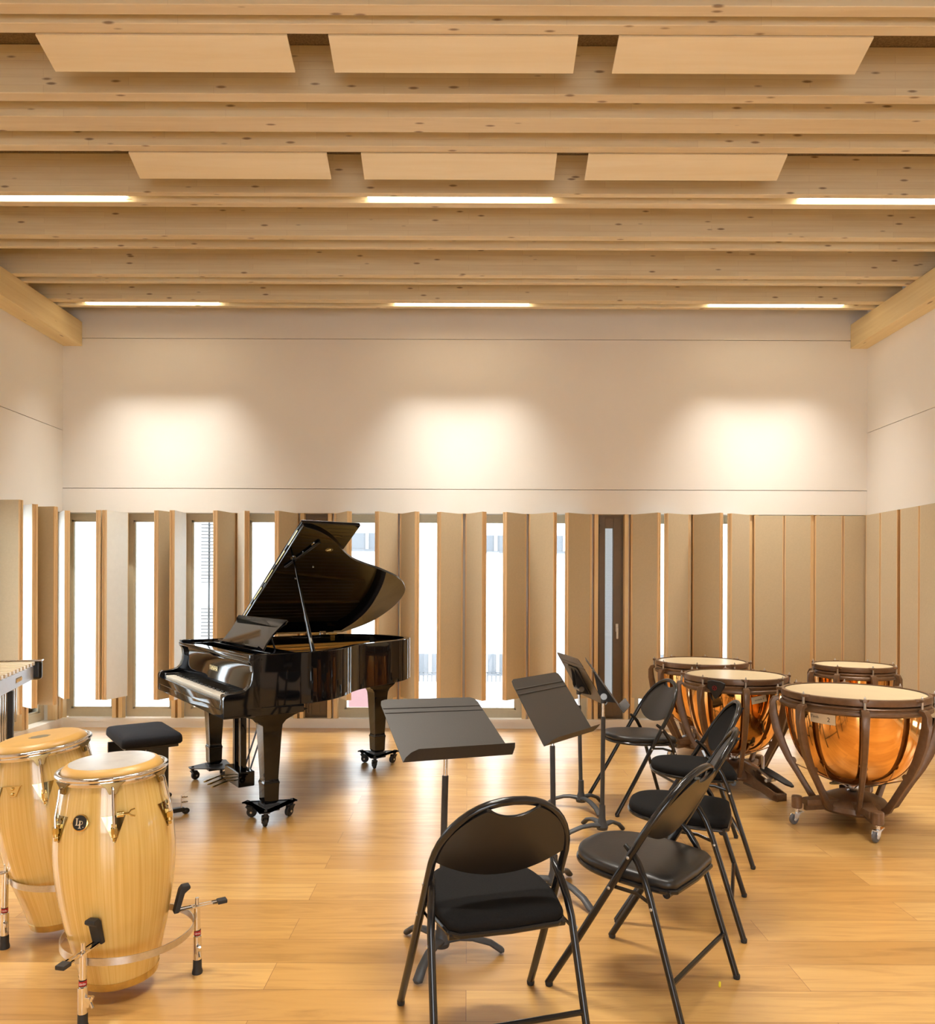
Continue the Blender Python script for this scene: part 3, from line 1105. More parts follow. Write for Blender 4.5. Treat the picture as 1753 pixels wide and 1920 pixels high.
# ================================================================ casters
def caster(parent, x, y, top, rad, ang=0.0, mat_w='rubber', mat_f='rubber', name='caster', brake=False, tw=0.012):
    """swivel caster under (x, y); wheel rests on the floor"""
    d = Vector((math.cos(ang), math.sin(ang), 0))
    s = Vector((-d.y, d.x, 0))
    c = Vector((x, y, rad)) + d * rad * 0.7
    m = MB()
    m.lathe([(rad * 0.55, top), (rad * 0.55, top - 0.008), (rad * 0.35, top - 0.012), (rad * 0.35, rad * 1.85), (0, rad * 1.85)], 18, Matrix.Translation((x, y, 0)))
    for k in (-1, 1):
        pl = [(-rad * 0.3, rad * 2.05), (rad * 0.9, rad * 2.1), (rad * 1.15, rad * 0.9), (rad * 0.7, rad * 0.6), (rad * 0.3, rad * 1.0)]
        mm = frame_mat(Vector((x, y, 0)) + s * k * (tw + 0.003), d, (0, 0, 1), d.cross(Vector((0, 0, 1))))
        m.prism(pl, -0.0016, 0.0016, mat=mm)
    mm = frame_mat(Vector((x, y, rad * 2.06)), d, s, (0, 0, 1))
    m.box(-rad * 0.4, rad * 0.95, -tw - 0.004, tw + 0.004, -0.003, 0.003, mat=mm)
    if brake:
        m.prism([(-rad * 1.5, -tw * .9), (-rad * 0.3, -tw), (-rad * 0.3, tw), (-rad * 1.5, tw * .9)], -0.003, 0.004, mat=mm @ Matrix.Rotation(R(8), 4, 'Y'))
    ho = m.obj(name, M[mat_f], parent)
    mw = frame_mat(c, s.cross(Vector((0, 0, 1))), (0, 0, 1), s)
    MB().lathe([(rad * 0.30, -tw * 0.8), (rad * 0.84, -tw * 0.8), (rad * 0.97, -tw * 0.55), (rad, 0), (rad * 0.97, tw * 0.55), (rad * 0.84, tw * 0.8), (rad * 0.30, tw * 0.8)], 26, mw).obj('wheel', M[mat_w], ho)
    MB().lathe([(0, -tw - 0.006), (rad * 0.22, -tw - 0.006), (rad * 0.24, -tw), (rad * 0.24, tw), (rad * 0.22, tw + 0.006), (0, tw + 0.006)], 14, mw).obj('axle', M['steel'], ho)
    return ho


# ================================================================ timpani
def timpano(label, x, y, r, zh, rot, lug0, casters, pedal=None, note=None, gauge=None, bowl=0.95, strap=8, emblem=False):
    t = thing('timpano', label, 'kettledrum', (x, y, 0), 0, 'copper timpani with bronze brown frames')
    Rr = r
    # copper bowl
    zt = zh - 0.055
    depth = (zt - 0.235)
    prof = []
    for i in range(26):
        a = (PI / 2) * i / 25
        prof.append((Rr * 0.945 * math.cos(a) ** 0.62 if i < 25 else 0.0, zt - depth * math.sin(a) ** 1.08))
    MB().lathe(prof, 72, caps=False).obj('copper_bowl', M['copper'], t, sharp=80)
    # head skin
    MB().lathe([(Rr * 0.965, zh - 0.004), (Rr * 0.93, zh + 0.0015), (Rr * 0.9, zh + 0.002), (0, zh + 0.002)], 72, caps=False).obj('drum_skin', M['skin'], t, sharp=80)
    MB().lathe([(Rr * 0.945, zh - 0.001), (Rr * 0.945, zh + 0.0028), (Rr * 0.95, zh + 0.0028), (Rr * 0.95, zh - 0.001)], 72, caps=False).obj('skin_edge_ring', M['ebony'], t)
    # counter hoop, two bands, and bowl ring
    MB().lathe([(Rr * 0.95, zh + 0.002), (Rr * 0.955, zh + 0.008), (Rr * 1.0, zh + 0.006), (Rr * 1.008, zh - 0.006), (Rr * 1.0, zh - 0.030), (Rr * 0.97, zh - 0.034)], 72, caps=False).obj('counter_hoop', M['bronze'], t)
    MB().lathe([(Rr * 0.95, zh - 0.036), (Rr * 0.98, zh - 0.038), (Rr * 1.0, zh - 0.047), (Rr * 0.985, zh - 0.056), (Rr * 0.985, zh - 0.062), (Rr * 1.015, zh - 0.070), (Rr * 1.02, zh - 0.082), (Rr * 0.99, zh - 0.092), (Rr * 0.94, zh - 0.094)], 72, caps=False).obj('bowl_ring', M['bronze'], t)
    k = Rr / 0.40
    for i in range(strap):
        a = R(lug0 + 360.0 / strap * i)
        d = Vector((math.cos(a), math.sin(a), 0))
        s = Vector((-d.y, d.x, 0))
        # tension rod and lug
        m = MB().cyl(d * (Rr * 1.045) + Vector((0, 0, zh - 0.075)), d * (Rr * 1.045) + Vector((0, 0, zh + 0.018)), 0.0065, 10)
        m.cyl(d * (Rr * 1.045) + Vector((0, 0, zh + 0.012)), d * (Rr * 1.045) + Vector((0, 0, zh + 0.026)), 0.0035, 8)
        m.obj('tension_rod', M['steel'], t)
        mm = frame_mat((0, 0, 0), d, s, (0, 0, 1))
        MB().prism([(Rr * 0.985, -0.028), (Rr * 1.03, -0.014), (Rr * 1.07, -0.012), (Rr * 1.07, 0.012), (Rr * 1.03, 0.014), (Rr * 0.985, 0.028)], zh - 0.006, zh + 0.010, mat=mm, bev=0.003).obj('hoop_claw', M['bronze'], t)
        # curved strut in its radial plane: (radius, height, half width, half depth)
        S = [(Rr * 1.03, zh - 0.055, .020, .012), (Rr * 1.09, zh - 0.062, .021, .016), (Rr * 1.115, zh - 0.085, .021, .020), (Rr * 1.105, zh - 0.15, .018, .024), (Rr * 1.06, zh - 0.24, .017, .026),
             (Rr * 0.98, zh - 0.34, .016, .024), (Rr * 0.88, zh - 0.43, .014, .020), (Rr * 0.76, zh - 0.51, .013, .018), (Rr * 0.645, zh - 0.59, .013, .018), (Rr * 0.55, zh - 0.655, .014, .020), (Rr * 0.47, zh - 0.675, .014, .018)]
        b = bmesh.new()
        rings = []
        for q, (rr, zz, hw, hd) in enumerate(S):
            p0 = Vector((S[max(q - 1, 0)][0], 0, S[max(q - 1, 0)][1]))
            p1 = Vector((S[min(q + 1, len(S) - 1)][0], 0, S[min(q + 1, len(S) - 1)][1]))
            tan = (p1 - p0).normalized()
            nr = Vector((tan.z, 0, -tan.x))
            c = Vector((rr, 0, zz))
            ring = []
            for (aa, bb) in ((-1, -.7), (-.7, -1), (.7, -1), (1, -.7), (1, .7), (.7, 1), (-.7, 1), (-1, .7)):
                pt = c + nr * hd * aa * (1 if True else 1)
                pt.y = hw * bb
                ring.append(b.verts.new(d * pt.x + s * pt.y + Vector((0, 0, pt.z))))
            rings.append(ring)
        for r0, r1 in zip(rings, rings[1:]):
            for q in range(8):
                b.faces.new((r0[q], r0[(q + 1) % 8], r1[(q + 1) % 8], r1[q]))
        b.faces.new(rings[0])
        b.faces.new(rings[-1])
        bmesh.ops.recalc_face_normals(b, faces=b.faces[:])
        m = MB()
        m._add(b)
        st = m.obj('strut', M['bronze'], t, sharp=40)
        m = MB().cyl(d * Rr * 0.83 + s * 0.012 + Vector((0, 0, zh - 0.44)), d * Rr * 0.83 - s * 0.012 + Vector((0, 0, zh - 0.44)), 0.020, 14)
        m.obj('boss', M['bronze'], st)
        # pull rods to the spider under the bowl
        MB().tube([d * Rr * 0.82 + s * .004 + Vector((0, 0, zh - 0.455)), d * 0.045 + Vector((0, 0, 0.205))], 0.0035, 8).obj('pull_rod', M['steel'], t)
    # base casting
    prof = [(0.0, 0.178), (0.06, 0.175), (0.12, 0.162), (0.17, 0.138), (0.192, 0.112), (0.196, 0.085), (0.185, 0.070), (0.0, 0.070)]
    MB().lathe([(a * k, b_) for a, b_ in prof], 48).obj('base_casting', M['bronze'], t)
    m = MB().ball((0, 0, 0.20), 0.028).cyl((-0.03, 0.02, 0.18), (0.05, -0.01, 0.235), 0.010, 10).cyl((0, 0, 0.17), (0, 0, 0.25), 0.012, 10)
    m.ball((0.05, -0.01, 0.235), 0.016)
    m.obj('spider', M['steel'], t)
    for ang, rc, wa in casters:
        a = R(ang)
        d = Vector((math.cos(a), math.sin(a), 0))
        s = Vector((-d.y, d.x, 0))
        mm = frame_mat((0, 0, 0), d, s, (0, 0, 1))
        m = MB().prism([(0.12 * k, -0.065), (rc - 0.05, -0.030), (rc - 0.05, 0.030), (0.12 * k, 0.065)], 0.108, 0.150, mat=mm, bev=0.008)
        m.prism([(0.14 * k, -0.012), (rc - 0.05, -0.012), (rc - 0.05, 0.012), (0.14 * k, 0.012)], 0.078, 0.112, mat=mm, bev=0.003)
        m.lathe([(0.0, 0.168), (0.026, 0.166), (0.030, 0.160), (0.030, 0.100), (0.026, 0.094), (0, 0.094)], 24, Matrix.Translation(d * rc))
        m.obj('base_arm', M['bronze'], t)
        caster(t, d.x * rc, d.y * rc, 0.096, 0.031, R(wa), 'rubber_grey', 'chrome', brake=True)
    if pedal is not None:
        a = R(pedal)
        d = Vector((math.cos(a), math.sin(a), 0))
        s = Vector((-d.y, d.x, 0))
        mm = frame_mat((0, 0, 0), d, s, (0, 0, 1))
        m = MB()
        # channel shaped foot running down to the floor
        for k2 in (-1, 1):
            q = [(0.10, 0.155), (0.20, 0.12), (0.44, 0.045), (0.44, 0.0), (0.40, 0.0), (0.20, 0.055), (0.10, 0.06)]
            m2 = frame_mat(s * k2 * 0.036, d, (0, 0, 1), d.cross(Vector((0, 0, 1))))
            m.prism(q, -0.005, 0.005, mat=m2)
        m.box(0.40, 0.442, -0.041, 0.041, 0.0, 0.046, mat=mm, bev=0.006)
        m.box(0.12, 0.41, -0.036, 0.036, 0.008, 0.02, mat=mm @ Matrix.Rotation(R(5), 4, 'Y') @ Matrix.Translation((0, 0, 0.045)))
        m.obj('pedal_foot', M['bronze'], t)
        m = MB().tube([d * 0.08 + Vector((0, 0, .20)), d * 0.24 + Vector((0, 0, .165)), d * 0.36 + Vector((0, 0, .12))], 0.012, 10)
        m.cyl(d * 0.27 + Vector((0, 0, .14)), d * 0.27 + Vector((0, 0, .26)), 0.010, 10)
        m.cyl(d * 0.34 + s * 0.04 + Vector((0, 0, .115)), d * 0.34 - s * 0.04 + Vector((0, 0, .115)), 0.012, 10)
        m.obj('pedal_lever', M['steel'], t)
        pm = frame_mat(d * 0.33 + s * 0.03 + Vector((0, 0, 0.150)), (d * 0.94 + s * .2 + Vector((0, 0, -0.34))).normalized(), (s - d * .2).normalized(), (0, 0, 1))
        MB().prism([(-0.08, -0.035), (0.02, -0.042), (0.12, -0.034), (0.155, -0.012), (0.155, 0.012), (0.12, 0.034), (0.02, 0.042), (-0.08, 0.035)], -0.006, 0.006, mat=pm, bev=0.002).obj('pedal_plate', M['rubber'], t)
    for nn in (note or []):
        ang, zz, w_, h_, txt, tilt = nn
        a = R(ang)
        # radius of the bowl at that height
        best = min(range(26), key=lambda i: abs((zt - depth * math.sin((PI / 2) * i / 25) ** 1.08) - zz))
        rr = Rr * 0.945 * math.cos((PI / 2) * best / 25) ** 0.62 + 0.002
        d = Vector((math.cos(a), math.sin(a), 0))
        s = Vector((-d.y, d.x, 0))
        nrm = (d + Vector((0, 0, -0.12))).normalized()
        upv = nrm.cross(s)
        fm = frame_mat(d * rr + Vector((0, 0, zz)), s, upv, nrm) @ Matrix.Rotation(R(tilt), 4, 'Z')
        b = bmesh.new()
        N = 12
        vs = []
        for i in range(N + 1):
            xx = -w_ / 2 + w_ * i / N
            dz = -(rr - math.sqrt(rr * rr - xx * xx)) + 0.001
            vs.append([b.verts.new((xx, yy, dz + q)) for yy, q in ((-h_ / 2, 0), (h_ / 2, 0), (h_ / 2, .0006), (-h_ / 2, .0006))])
        for a0, a1 in zip(vs, vs[1:]):
            for q in range(4):
                b.faces.new((a0[q], a0[(q + 1) % 4], a1[(q + 1) % 4], a1[q]))
        bmesh.ops.recalc_face_normals(b, faces=b.faces[:])
        b.transform(fm)
        m = MB()
        m._add(b)
        no = m.obj('paper_label', M['paper'], t)
        for (tx, ts, ox_, oy_) in txt:
            text_obj(tx, ts, M['ink'], no, fm @ Matrix.Translation((ox_, oy_, 0.0022 - ox_ * ox_ / (2 * rr))), 'handwriting', 0.0002)
    if gauge is not None:
        a = R(gauge)
        d = Vector((math.cos(a), math.sin(a), 0))
        s = Vector((-d.y, d.x, 0))
        fm = frame_mat(d * (Rr * 1.03) + Vector((0, 0, zh - 0.022)), s, (Vector((0, 0, 1)) * 0.98 + d * 0.1).normalized(), d)
        m = MB().prism([(-0.060, 0.012), (-0.03, 0.020), (0.03, 0.014), (0.060, 0.0), (0.052, -0.030), (0.0, -0.105), (-0.012, -0.108), (-0.040, -0.062), (-0.058, -0.03)], 0.0, 0.022, mat=fm, bev=0.006)
        gg = m.obj('tuning_gauge', M['rubber'], t)
        m = MB()
        circ = [(0.014 * math.cos(2 * PI * i / 24), 0.014 * math.sin(2 * PI * i / 24)) for i in range(24)]
        m.tube([fm @ Vector((x_ - .01, y_ - 0.032, 0.023)) for x_, y_ in circ], 0.0016, 6, closed=True)
        m.tube([fm @ Vector((-.018, -.026, .023)), fm @ Vector((-.010, -.034, .023)), fm @ Vector((-.002, -.026, .023))], 0.0018, 6)
        m.tube([fm @ Vector((-.010, -.034, .023)), fm @ Vector((-.010, -.044, .023))], 0.0018, 6)
        m.obj('red_emblem', M['red'], gg)
        MB().tube([fm @ Vector((-0.07, -0.02, -0.01)), fm @ Vector((-0.055, -0.10, -.02)), fm @ Vector((0.0, -0.20, -0.05)), fm @ Vector((0.03, -.33, -.14))], 0.004, 8).obj('cable', M['rubber'], t)
    return t


timpano('largest copper timpano, foremost on the right, with paper label and two front casters', 2.33, 4.5, 0.405, 0.775, 0, -110 - 45 * 3,
        [(-170, .375, 200), (-99, .385, -150), (50, .38, 60)], pedal=70,
        note=[(-142, 0.655, 0.145, 0.062, [('Timbale', 0.022, -0.032, 0.004), ('2', 0.036, 0.036, -0.004)], -2)])
timpano('middle copper timpano behind the row of chairs, with black tuning gauge on its hoop', 1.90, 5.3, 0.350, 0.780, 0, -99,
        [(150, .33, 20), (40, .33, 100), (-150, .33, -60)], pedal=-68,
        note=[(-82, 0.655, 0.105, 0.048, [('timbale 3', 0.018, 0.0, 0.0)], 12)], gauge=-128)
timpano('back left copper timpano, partly hidden by the middle one, next to the bright slit', 1.965, 6.27, 0.372, 0.780, 0, -157,
        [(-150, .33, 120), (-50, .33, 10), (80, .33, 100)])
timpano('smallest copper timpano, standing in the back right behind the largest one', 3.10, 6.0, 0.302, 0.780, 0, -137,
        [(-150, .30, 120), (-50, .30, 10), (80, .30, 100)])
# ================================================================ grand piano
def catmull(pts, n=8):
    out = []
    P = [Vector((p[0], p[1])) for p in pts]
    P = [P[0] * 2 - P[1]] + P + [P[-1] * 2 - P[-2]]
    for i in range(1, len(P) - 2):
        for k in range(n):
            t = k / n
            a, b, c, d = P[i - 1], P[i], P[i + 1], P[i + 2]
            out.append(0.5 * ((2 * b) + (c - a) * t + (2 * a - 5 * b + 4 * c - d) * t * t + (3 * b - a - 3 * c + d) * t ** 3))
    out.append(P[-2])
    return [(p.x, p.y) for p in out]


def offset(poly, d):
    out = []
    for i, p in enumerate(poly):
        a = Vector(poly[max(i - 1, 0)])
        b = Vector(poly[min(i + 1, len(poly) - 1)])
        t = (b - a).normalized()
        out.append((p[0] - t.y * d, p[1] + t.x * d))
    return out


PW = 1.49
CURVE = [(.52, 0.006), (.62, .032), (.72, .080), (.83, .165), (.93, .270), (1.05, .372), (1.18, .440), (1.30, .490), (1.41, .545), (1.51, .602), (1.605, .680),
         (1.68, .780), (1.715, .89), (1.722, 1.02), (1.70, 1.15), (1.65, 1.29), (1.56, 1.405), (1.45, 1.49)]
ZT = 1.007
piano = thing('grand_piano', 'open black lacquered grand piano on wheeled dollies', 'piano', (-1.3526, 4.146, 0), R(35.66))
line = [(.17, 0), (.30, 0), (.42, 0)] + catmull(CURVE, 5) + [(1.30, PW), (1.1, PW), (.8, PW), (.45, PW), (.17, PW)]
inner = offset(line, 0.045)


def wall_strip(outer, inn, z0, z1):
    b = bmesh.new()
    rows = []
    for (x, y), (p, q) in zip(outer, inn):
        rows.append([b.verts.new((x, y, z0)), b.verts.new((x, y, z1 - .003)), b.verts.new((x + (p - x) * .06, y + (q - y) * .06, z1)), b.verts.new((p, q, z1)), b.verts.new((p, q, z0))])
    for a, c in zip(rows, rows[1:]):
        for k in range(5):
            b.faces.new((a[k], a[(k + 1) % 5], c[(k + 1) % 5], c[k]))
    b.faces.new(rows[0])
    b.faces.new(rows[-1])
    bmesh.ops.recalc_face_normals(b, faces=b.faces[:])
    m = MB()
    return m._add(b)


wall_strip(line, inner, 0.705, ZT).obj('rim', M['gloss'], piano, sharp=28)
MB().prism(offset(line, 0.012), 0.700, 0.712).obj('case_bottom', M['gloss_in'], piano, smooth=False)
# iron plate and soundboard
inn2 = [p for p in offset(line, 0.047) if p[0] > 0.5]
MB().prism([(0.50, .047)] + inn2 + [(0.50, PW - .047)], 0.915, 0.925).obj('soundboard_plate', M['goldpaint'], piano, smooth=False)
m = MB()
for u0, v1, u1 in ((.34, .90, .36), (.62, 1.30, .70), (.95, 1.58, 1.05), (1.25, 1.58, 1.25)):
    m.tube([(.52, u0, .94), (v1, u1, .94)], 0.016, 8, flat=(1, .6))
m.obj('plate_strut', M['goldpaint'], piano)
m = MB()
for i in range(44):
    f = i / 43
    u0 = .09 + f * 1.30
    u1 = u0
    v1 = 1.50
    for (va, ua), (vb, ub) in zip(CURVE, CURVE[1:]):
        if ua <= u0 - .06 < ub and vb < 1.7:
            v1 = va + (vb - va) * (u0 - .06 - ua) / (ub - ua) - .05
    m.tube([(.56, u0, .934), (max(.60, min(v1, 1.56)), u1, .934)], 0.0012, 4)
m.obj('strings', M['steel'], piano)
m = MB().box(.50, .56, .06, PW - .06, .925, .960, bev=.004)
m.obj('damper_rail', M['gloss_in'], piano)
# arms (cheeks) on both sides
prof = [(0.0, .665), (0.0, .765), (.006, .782), (.022, .792), (.085, .797), (.125, .806), (.150, .828), (.163, .862), (.168, .905), (.163, .945), (.150, .965), (.150, ZT), (.22, ZT), (.22, .665)]
for u0, u1 in ((0, .055), (PW - .055, PW)):
    mm = frame_mat((0, u1, 0), (1, 0, 0), (0, 0, 1), (0, -1, 0))
    MB().prism(prof, 0, u1 - u0, mat=mm, bev=0.004).obj('arm', M['gloss'], piano)
# keybed
kb = MB().box(0.002, .478, 0.0, PW, .655, .703, bev=.003).obj('keybed', M['gloss'], piano)
m = MB().box(-0.002, .022, .055, PW - .055, .700, .752, bev=.005)
m.box(.004, .024, .055, PW - .055, .664, .702, bev=.003)
m.obj('key_slip', M['gloss'], kb)
for u0, u1 in ((.055, .134), (PW - .134, PW - .055)):
    MB().box(.022, .165, u0, u1, .700, .782, bev=.008).obj('key_block', M['gloss'], kb)
KU0 = .1345
kw = (PW - 2 * KU0) / 52
# from the bass (high u) to the treble (u = 0)
names = ['A', 'B', 'C', 'D', 'E', 'F', 'G']
for i in range(52):
    u1 = PW - KU0 - i * kw
    MB().box(.026, .172, u1 - kw + .0006, u1 - .0006, .735, .768, bev=.0012, seg=1).obj('white_key', M['ivory'], kb, smooth=False)
    if names[i % 7] in 'ACDFG' and i < 51:
        c = u1 - kw
        MB().prism([(.078, .766), (.084, .779), (.172, .781), (.172, .766)], 0, .0105, mat=frame_mat((0, c + .005, 0), (1, 0, 0), (0, 0, 1), (0, -1, 0))).obj('black_key', M['ebony'], kb, smooth=False)
# fallboard, slightly hollow
q = [(.172, .768), (.176, .82), (.186, .88), (.186, .93), (.176, .958), (.190, .966), (.205, .93), (.205, .77)]
fb = MB().prism(q, .055, PW - .055, mat=frame_mat((0, 0, 0), (1, 0, 0), (0, 0, 1), (0, -1, 0)) @ Matrix.Diagonal((1, 1, -1, 1))).obj('fallboard', M['gloss'], piano, sharp=50)
text_obj('YAMAHA', 0.042, M['brass'], fb, frame_mat((.1795, .775, .862), (0, -1, 0), (0.12, 0, 1), (-1, 0, .12)), 'maker_name', bold=0.0012)
m = MB().box(.145, .225, .0, PW, .968, .990, bev=.005)
m.obj('front_rail', M['gloss'], piano)
m = MB().box(.215, .50, .045, .16, .955, .992, bev=.003).box(.215, .50, PW - .16, PW - .045, .955, .992, bev=.003)
m.box(.345, .50, .16, PW - .16, .975, .994, bev=.003)
m.obj('music_desk_shelf', M['gloss'], piano)
# music desk: wavy top, hollow sides
W = .46
top = []
for i in range(25):
    x = -W + 2 * W * i / 24
    f = abs(x) / W
    top.append((x, .208 + .030 * math.cos(PI * f * 1.25) + (.030 * max(0, f - .82) / .18)))
side = [(W, .235), (W - .035, .185), (W - .06, .12), (W - .055, .05), (W - .03, 0.0)]
poly = [(-x, y) for x, y in side[::-1]] + top + side
# remove doubled corner points
cl = []
for p in poly:
    if not cl or (Vector(p) - Vector(cl[-1])).length > 0.004:
        cl.append(p)
lean = R(38)
mdm = frame_mat((.36, .80, .996), (0, -1, 0), (math.sin(lean), 0, math.cos(lean)), (-math.cos(lean), 0, math.sin(lean)))
md = MB().prism(cl, -.012, 0, mat=mdm, bev=.002).obj('music_desk', M['gloss'], piano, sharp=40)
m = MB().prism([(-.40, 0), (.40, 0), (.40, .012), (-.40, .012)], 0, .03, mat=mdm)
m.obj('desk_ledge', M['gloss'], md)
m = MB()
for s in (-.34, .34):
    m.cyl(mdm @ Vector((s, .12, -.012)), Vector((.475, .80 - s, .996)), .006, 8)
m.obj('desk_prop', M['gloss_in'], md)
# lid, hinged on the bass side and raised
AL = R(30)
lm = frame_mat((0, PW, 1.022), (1, 0, 0), (0, -math.cos(AL), math.sin(AL)), (0, -math.sin(AL), -math.cos(AL)))
lidl = [p for p in catmull(CURVE, 6) if p[0] > .56]
lo2 = offset(lidl, -0.012)
lidpoly = [(.55, PW - (-0.012))] + [(x, PW - y) for x, y in lo2] + [(.55, -0.006)]
lid = MB().prism(lidpoly, -.021, 0, mat=lm, bev=.0025).obj('lid', M['gloss'], piano, sharp=28)
MB().prism([(.545, -.004), (.95, -.004), (.95, PW + .014), (.545, PW + .014)], -.046, -.0225, mat=lm, bev=.004).obj('front_lid_flap', M['gloss'], lid)
m = MB()
for i in range(6):
    m.tube([lm @ Vector((.549, .05 + i * .24, -.022)), lm @ Vector((.549, .22 + i * .24, -.022))], .006, 8)
m.obj('piano_hinge', M['brass'], lid)
# cups, latch and emblem under the lid
for v, s_, r_ in ((.62, 1.13, .020), (.70, 1.30, .020), (.66, 1.20, .008), (.80, 1.02, .006), (.73, .86, .006)):
    mm = lm @ Matrix.Translation((v, s_, 0))
    MB().lathe([(r_, 0), (r_, .004), (r_ * .7, .005), (r_ * .6, .001), (0, .001)], 20, mm).obj('prop_cup', M['chrome'], lid)
MB().tube([lm @ Vector((.60, 1.02, .006)), lm @ Vector((.72, 1.34, .010))], .012, 10, flat=(.5, 1)).obj('folding_support', M['gloss_in'], lid)
m = MB()
ec = Vector((.83, 1.24, .0015))
m.tube([lm @ (ec + Vector((.024 * math.cos(2 * PI * i / 24), .018 * math.sin(2 * PI * i / 24), 0))) for i in range(24)], .0013, 6, closed=True)
for k in range(3):
    a = R(90 + 120 * k)
    m.tube([lm @ (ec - Vector((.012 * math.cos(a), .012 * math.sin(a), 0))), lm @ (ec + Vector((.016 * math.cos(a), .016 * math.sin(a), 0)))], .0011, 6)
    for e_ in (-.18, .18):
        m.tube([lm @ (ec + Vector((.006 * math.cos(a + e_), .006 * math.sin(a + e_), 0))), lm @ (ec + Vector((.016 * math.cos(a + e_), .016 * math.sin(a + e_), 0)))], .0008, 6)
m.obj('gold_emblem', M['brass'], lid)
# prop stick
pb, ptp = Vector((.565, .055, .965)), lm @ Vector((.622, 1.12, .004))
dv = ptp - pb
m = MB().tube([pb, pb + dv * .12, pb + dv * .38, pb + dv * .42, pb + dv * .97, ptp], [.026, .024, .021, .014, .008, .006], 10, flat=(1.0, .55))
ps = m.obj('lid_prop', M['gloss'], piano)
m = MB().ball(pb + dv * .40, .008)
m.obj('felt_pad', M['red_felt'], ps)
# brass plate and catch at the hinge side
m = MB().box(1.325, 1.365, PW - .050, PW - .042, .955, .998, bev=.002).box(1.31, 1.38, PW - .06, PW + .004, 1.004, 1.016, bev=.003)
m.obj('hinge_plate', M['brass'], piano)
m = MB()
for v in (.70, 1.15):
    m.box(v, v + .10, PW - .01, PW + .012, .998, 1.024, bev=.003)
m.obj('lid_hinge', M['brass'], piano)


def piano_leg(v, u, angs, flare, zt=.655):
    m = MB()
    b = bmesh.new()
    S = [(.105, .034, .034), (.118, .044, .044), (.215, .047, .047), (.228, .050, .050), (.238, .045, .045), (.25, .043, .043), (.54, .058, .058), (.575, .061, .061), (.600, .075 + flare * .15, .063), (.625, .11 + flare * .45, .066), (zt, .17 + flare, .070)]
    rings = [[b.verts.new((v + a, u + c, z)) for a, c in ((-x, -y), (x, -y), (x, y), (-x, y))] for z, x, y in S]
    for r0, r1 in zip(rings, rings[1:]):
        for k in range(4):
            b.faces.new((r0[k], r0[(k + 1) % 4], r1[(k + 1) % 4], r1[k]))
    b.faces.new(rings[0])
    b.faces.new(rings[-1])
    bmesh.ops.recalc_face_normals(b, faces=b.faces[:])
    bmesh.ops.bevel(b, geom=b.edges[:], offset=.003, segments=2, profile=.5, affect='EDGES', clamp_overlap=True)
    m._add(b)
    m.obj('leg', M['gloss'], piano, sharp=25)
    # dolly: three cornered steel plate with casters
    tri = []
    for a in angs:
        for e_ in (-9, 9):
            tri.append((v + .175 * math.cos(R(a + e_)), u + .175 * math.sin(R(a + e_))))
    dl = MB().prism(tri, .086, .093, bev=.002)
    dl.box(v - .05, v + .05, u - .05, u + .05, .060, .106, bev=.004)
    d = dl.obj('leg_dolly', M['stand_iron'], piano)
    for a in angs:
        caster(d, v + .148 * math.cos(R(a)), u + .148 * math.sin(R(a)), .088, .031, R(a + 200), 'rubber', 'rubber', tw=.014)
    m = MB()
    for a in angs:
        m.lathe([(0, .100), (.008, .100), (.010, .093), (0, .093)], 12, Matrix.Translation((v + .148 * math.cos(R(a)), u + .148 * math.sin(R(a)), 0)))
    m.obj('bolt_head', M['rubber'], d)


rzp = 35.66
piano_leg(.327, .168, [160 - rzp, 40 - rzp, -82 - rzp], .05)
piano_leg(.36, 1.35, [210 - rzp, -31 - rzp, 88 - rzp], .05)
piano_leg(1.53, 1.02, [150 - rzp, 30 - rzp, -90 - rzp], .0, .700)
# pedal lyre
ly = MB()
for u in (.69, .81):
    ly.box(.325, .365, u - .020, u + .020, .19, .66, bev=.003)
L_ = ly.obj('pedal_lyre', M['gloss'], piano)
MB().box(.29, .40, .61, .89, .095, .195, bev=.008).obj('pedal_box', M['gloss'], L_)
m = MB()
for u in (.70, .80):
    m.cyl((.395, u, .17), (.56, u, .655), .006, 8)
    m.cyl((.385, u - .02, .19), (.385, u - .02, .655), .004, 8)
m.obj('lyre_brace', M['gloss_in'], L_)
for u in (.67, .75, .83):
    MB().tube([(.30, u, .135), (.24, u, .137), (.20, u, .128), (.155, u, .116), (.135, u, .113)], [.008, .008, .010, .014, .008], 12, flat=(.45, 1)).obj('pedal', M['brass'], L_)

# ================================================================ bench
bench = thing('piano_bench', 'black upholstered piano bench in front of the keyboard', 'bench', (-2.01, 4.64, 0), R(35.66))
b = bmesh.new()


def rrect(hx, hy, r, n=6):
    o = []
    for cx_, cy_, a0 in ((hx - r, hy - r, 0), (-hx + r, hy - r, 90), (-hx + r, -hy + r, 180), (hx - r, -hy + r, 270)):
        for k in range(n + 1):
            a = R(a0 + 90 * k / n)
            o.append((cx_ + r * math.cos(a), cy_ + r * math.sin(a)))
    return o


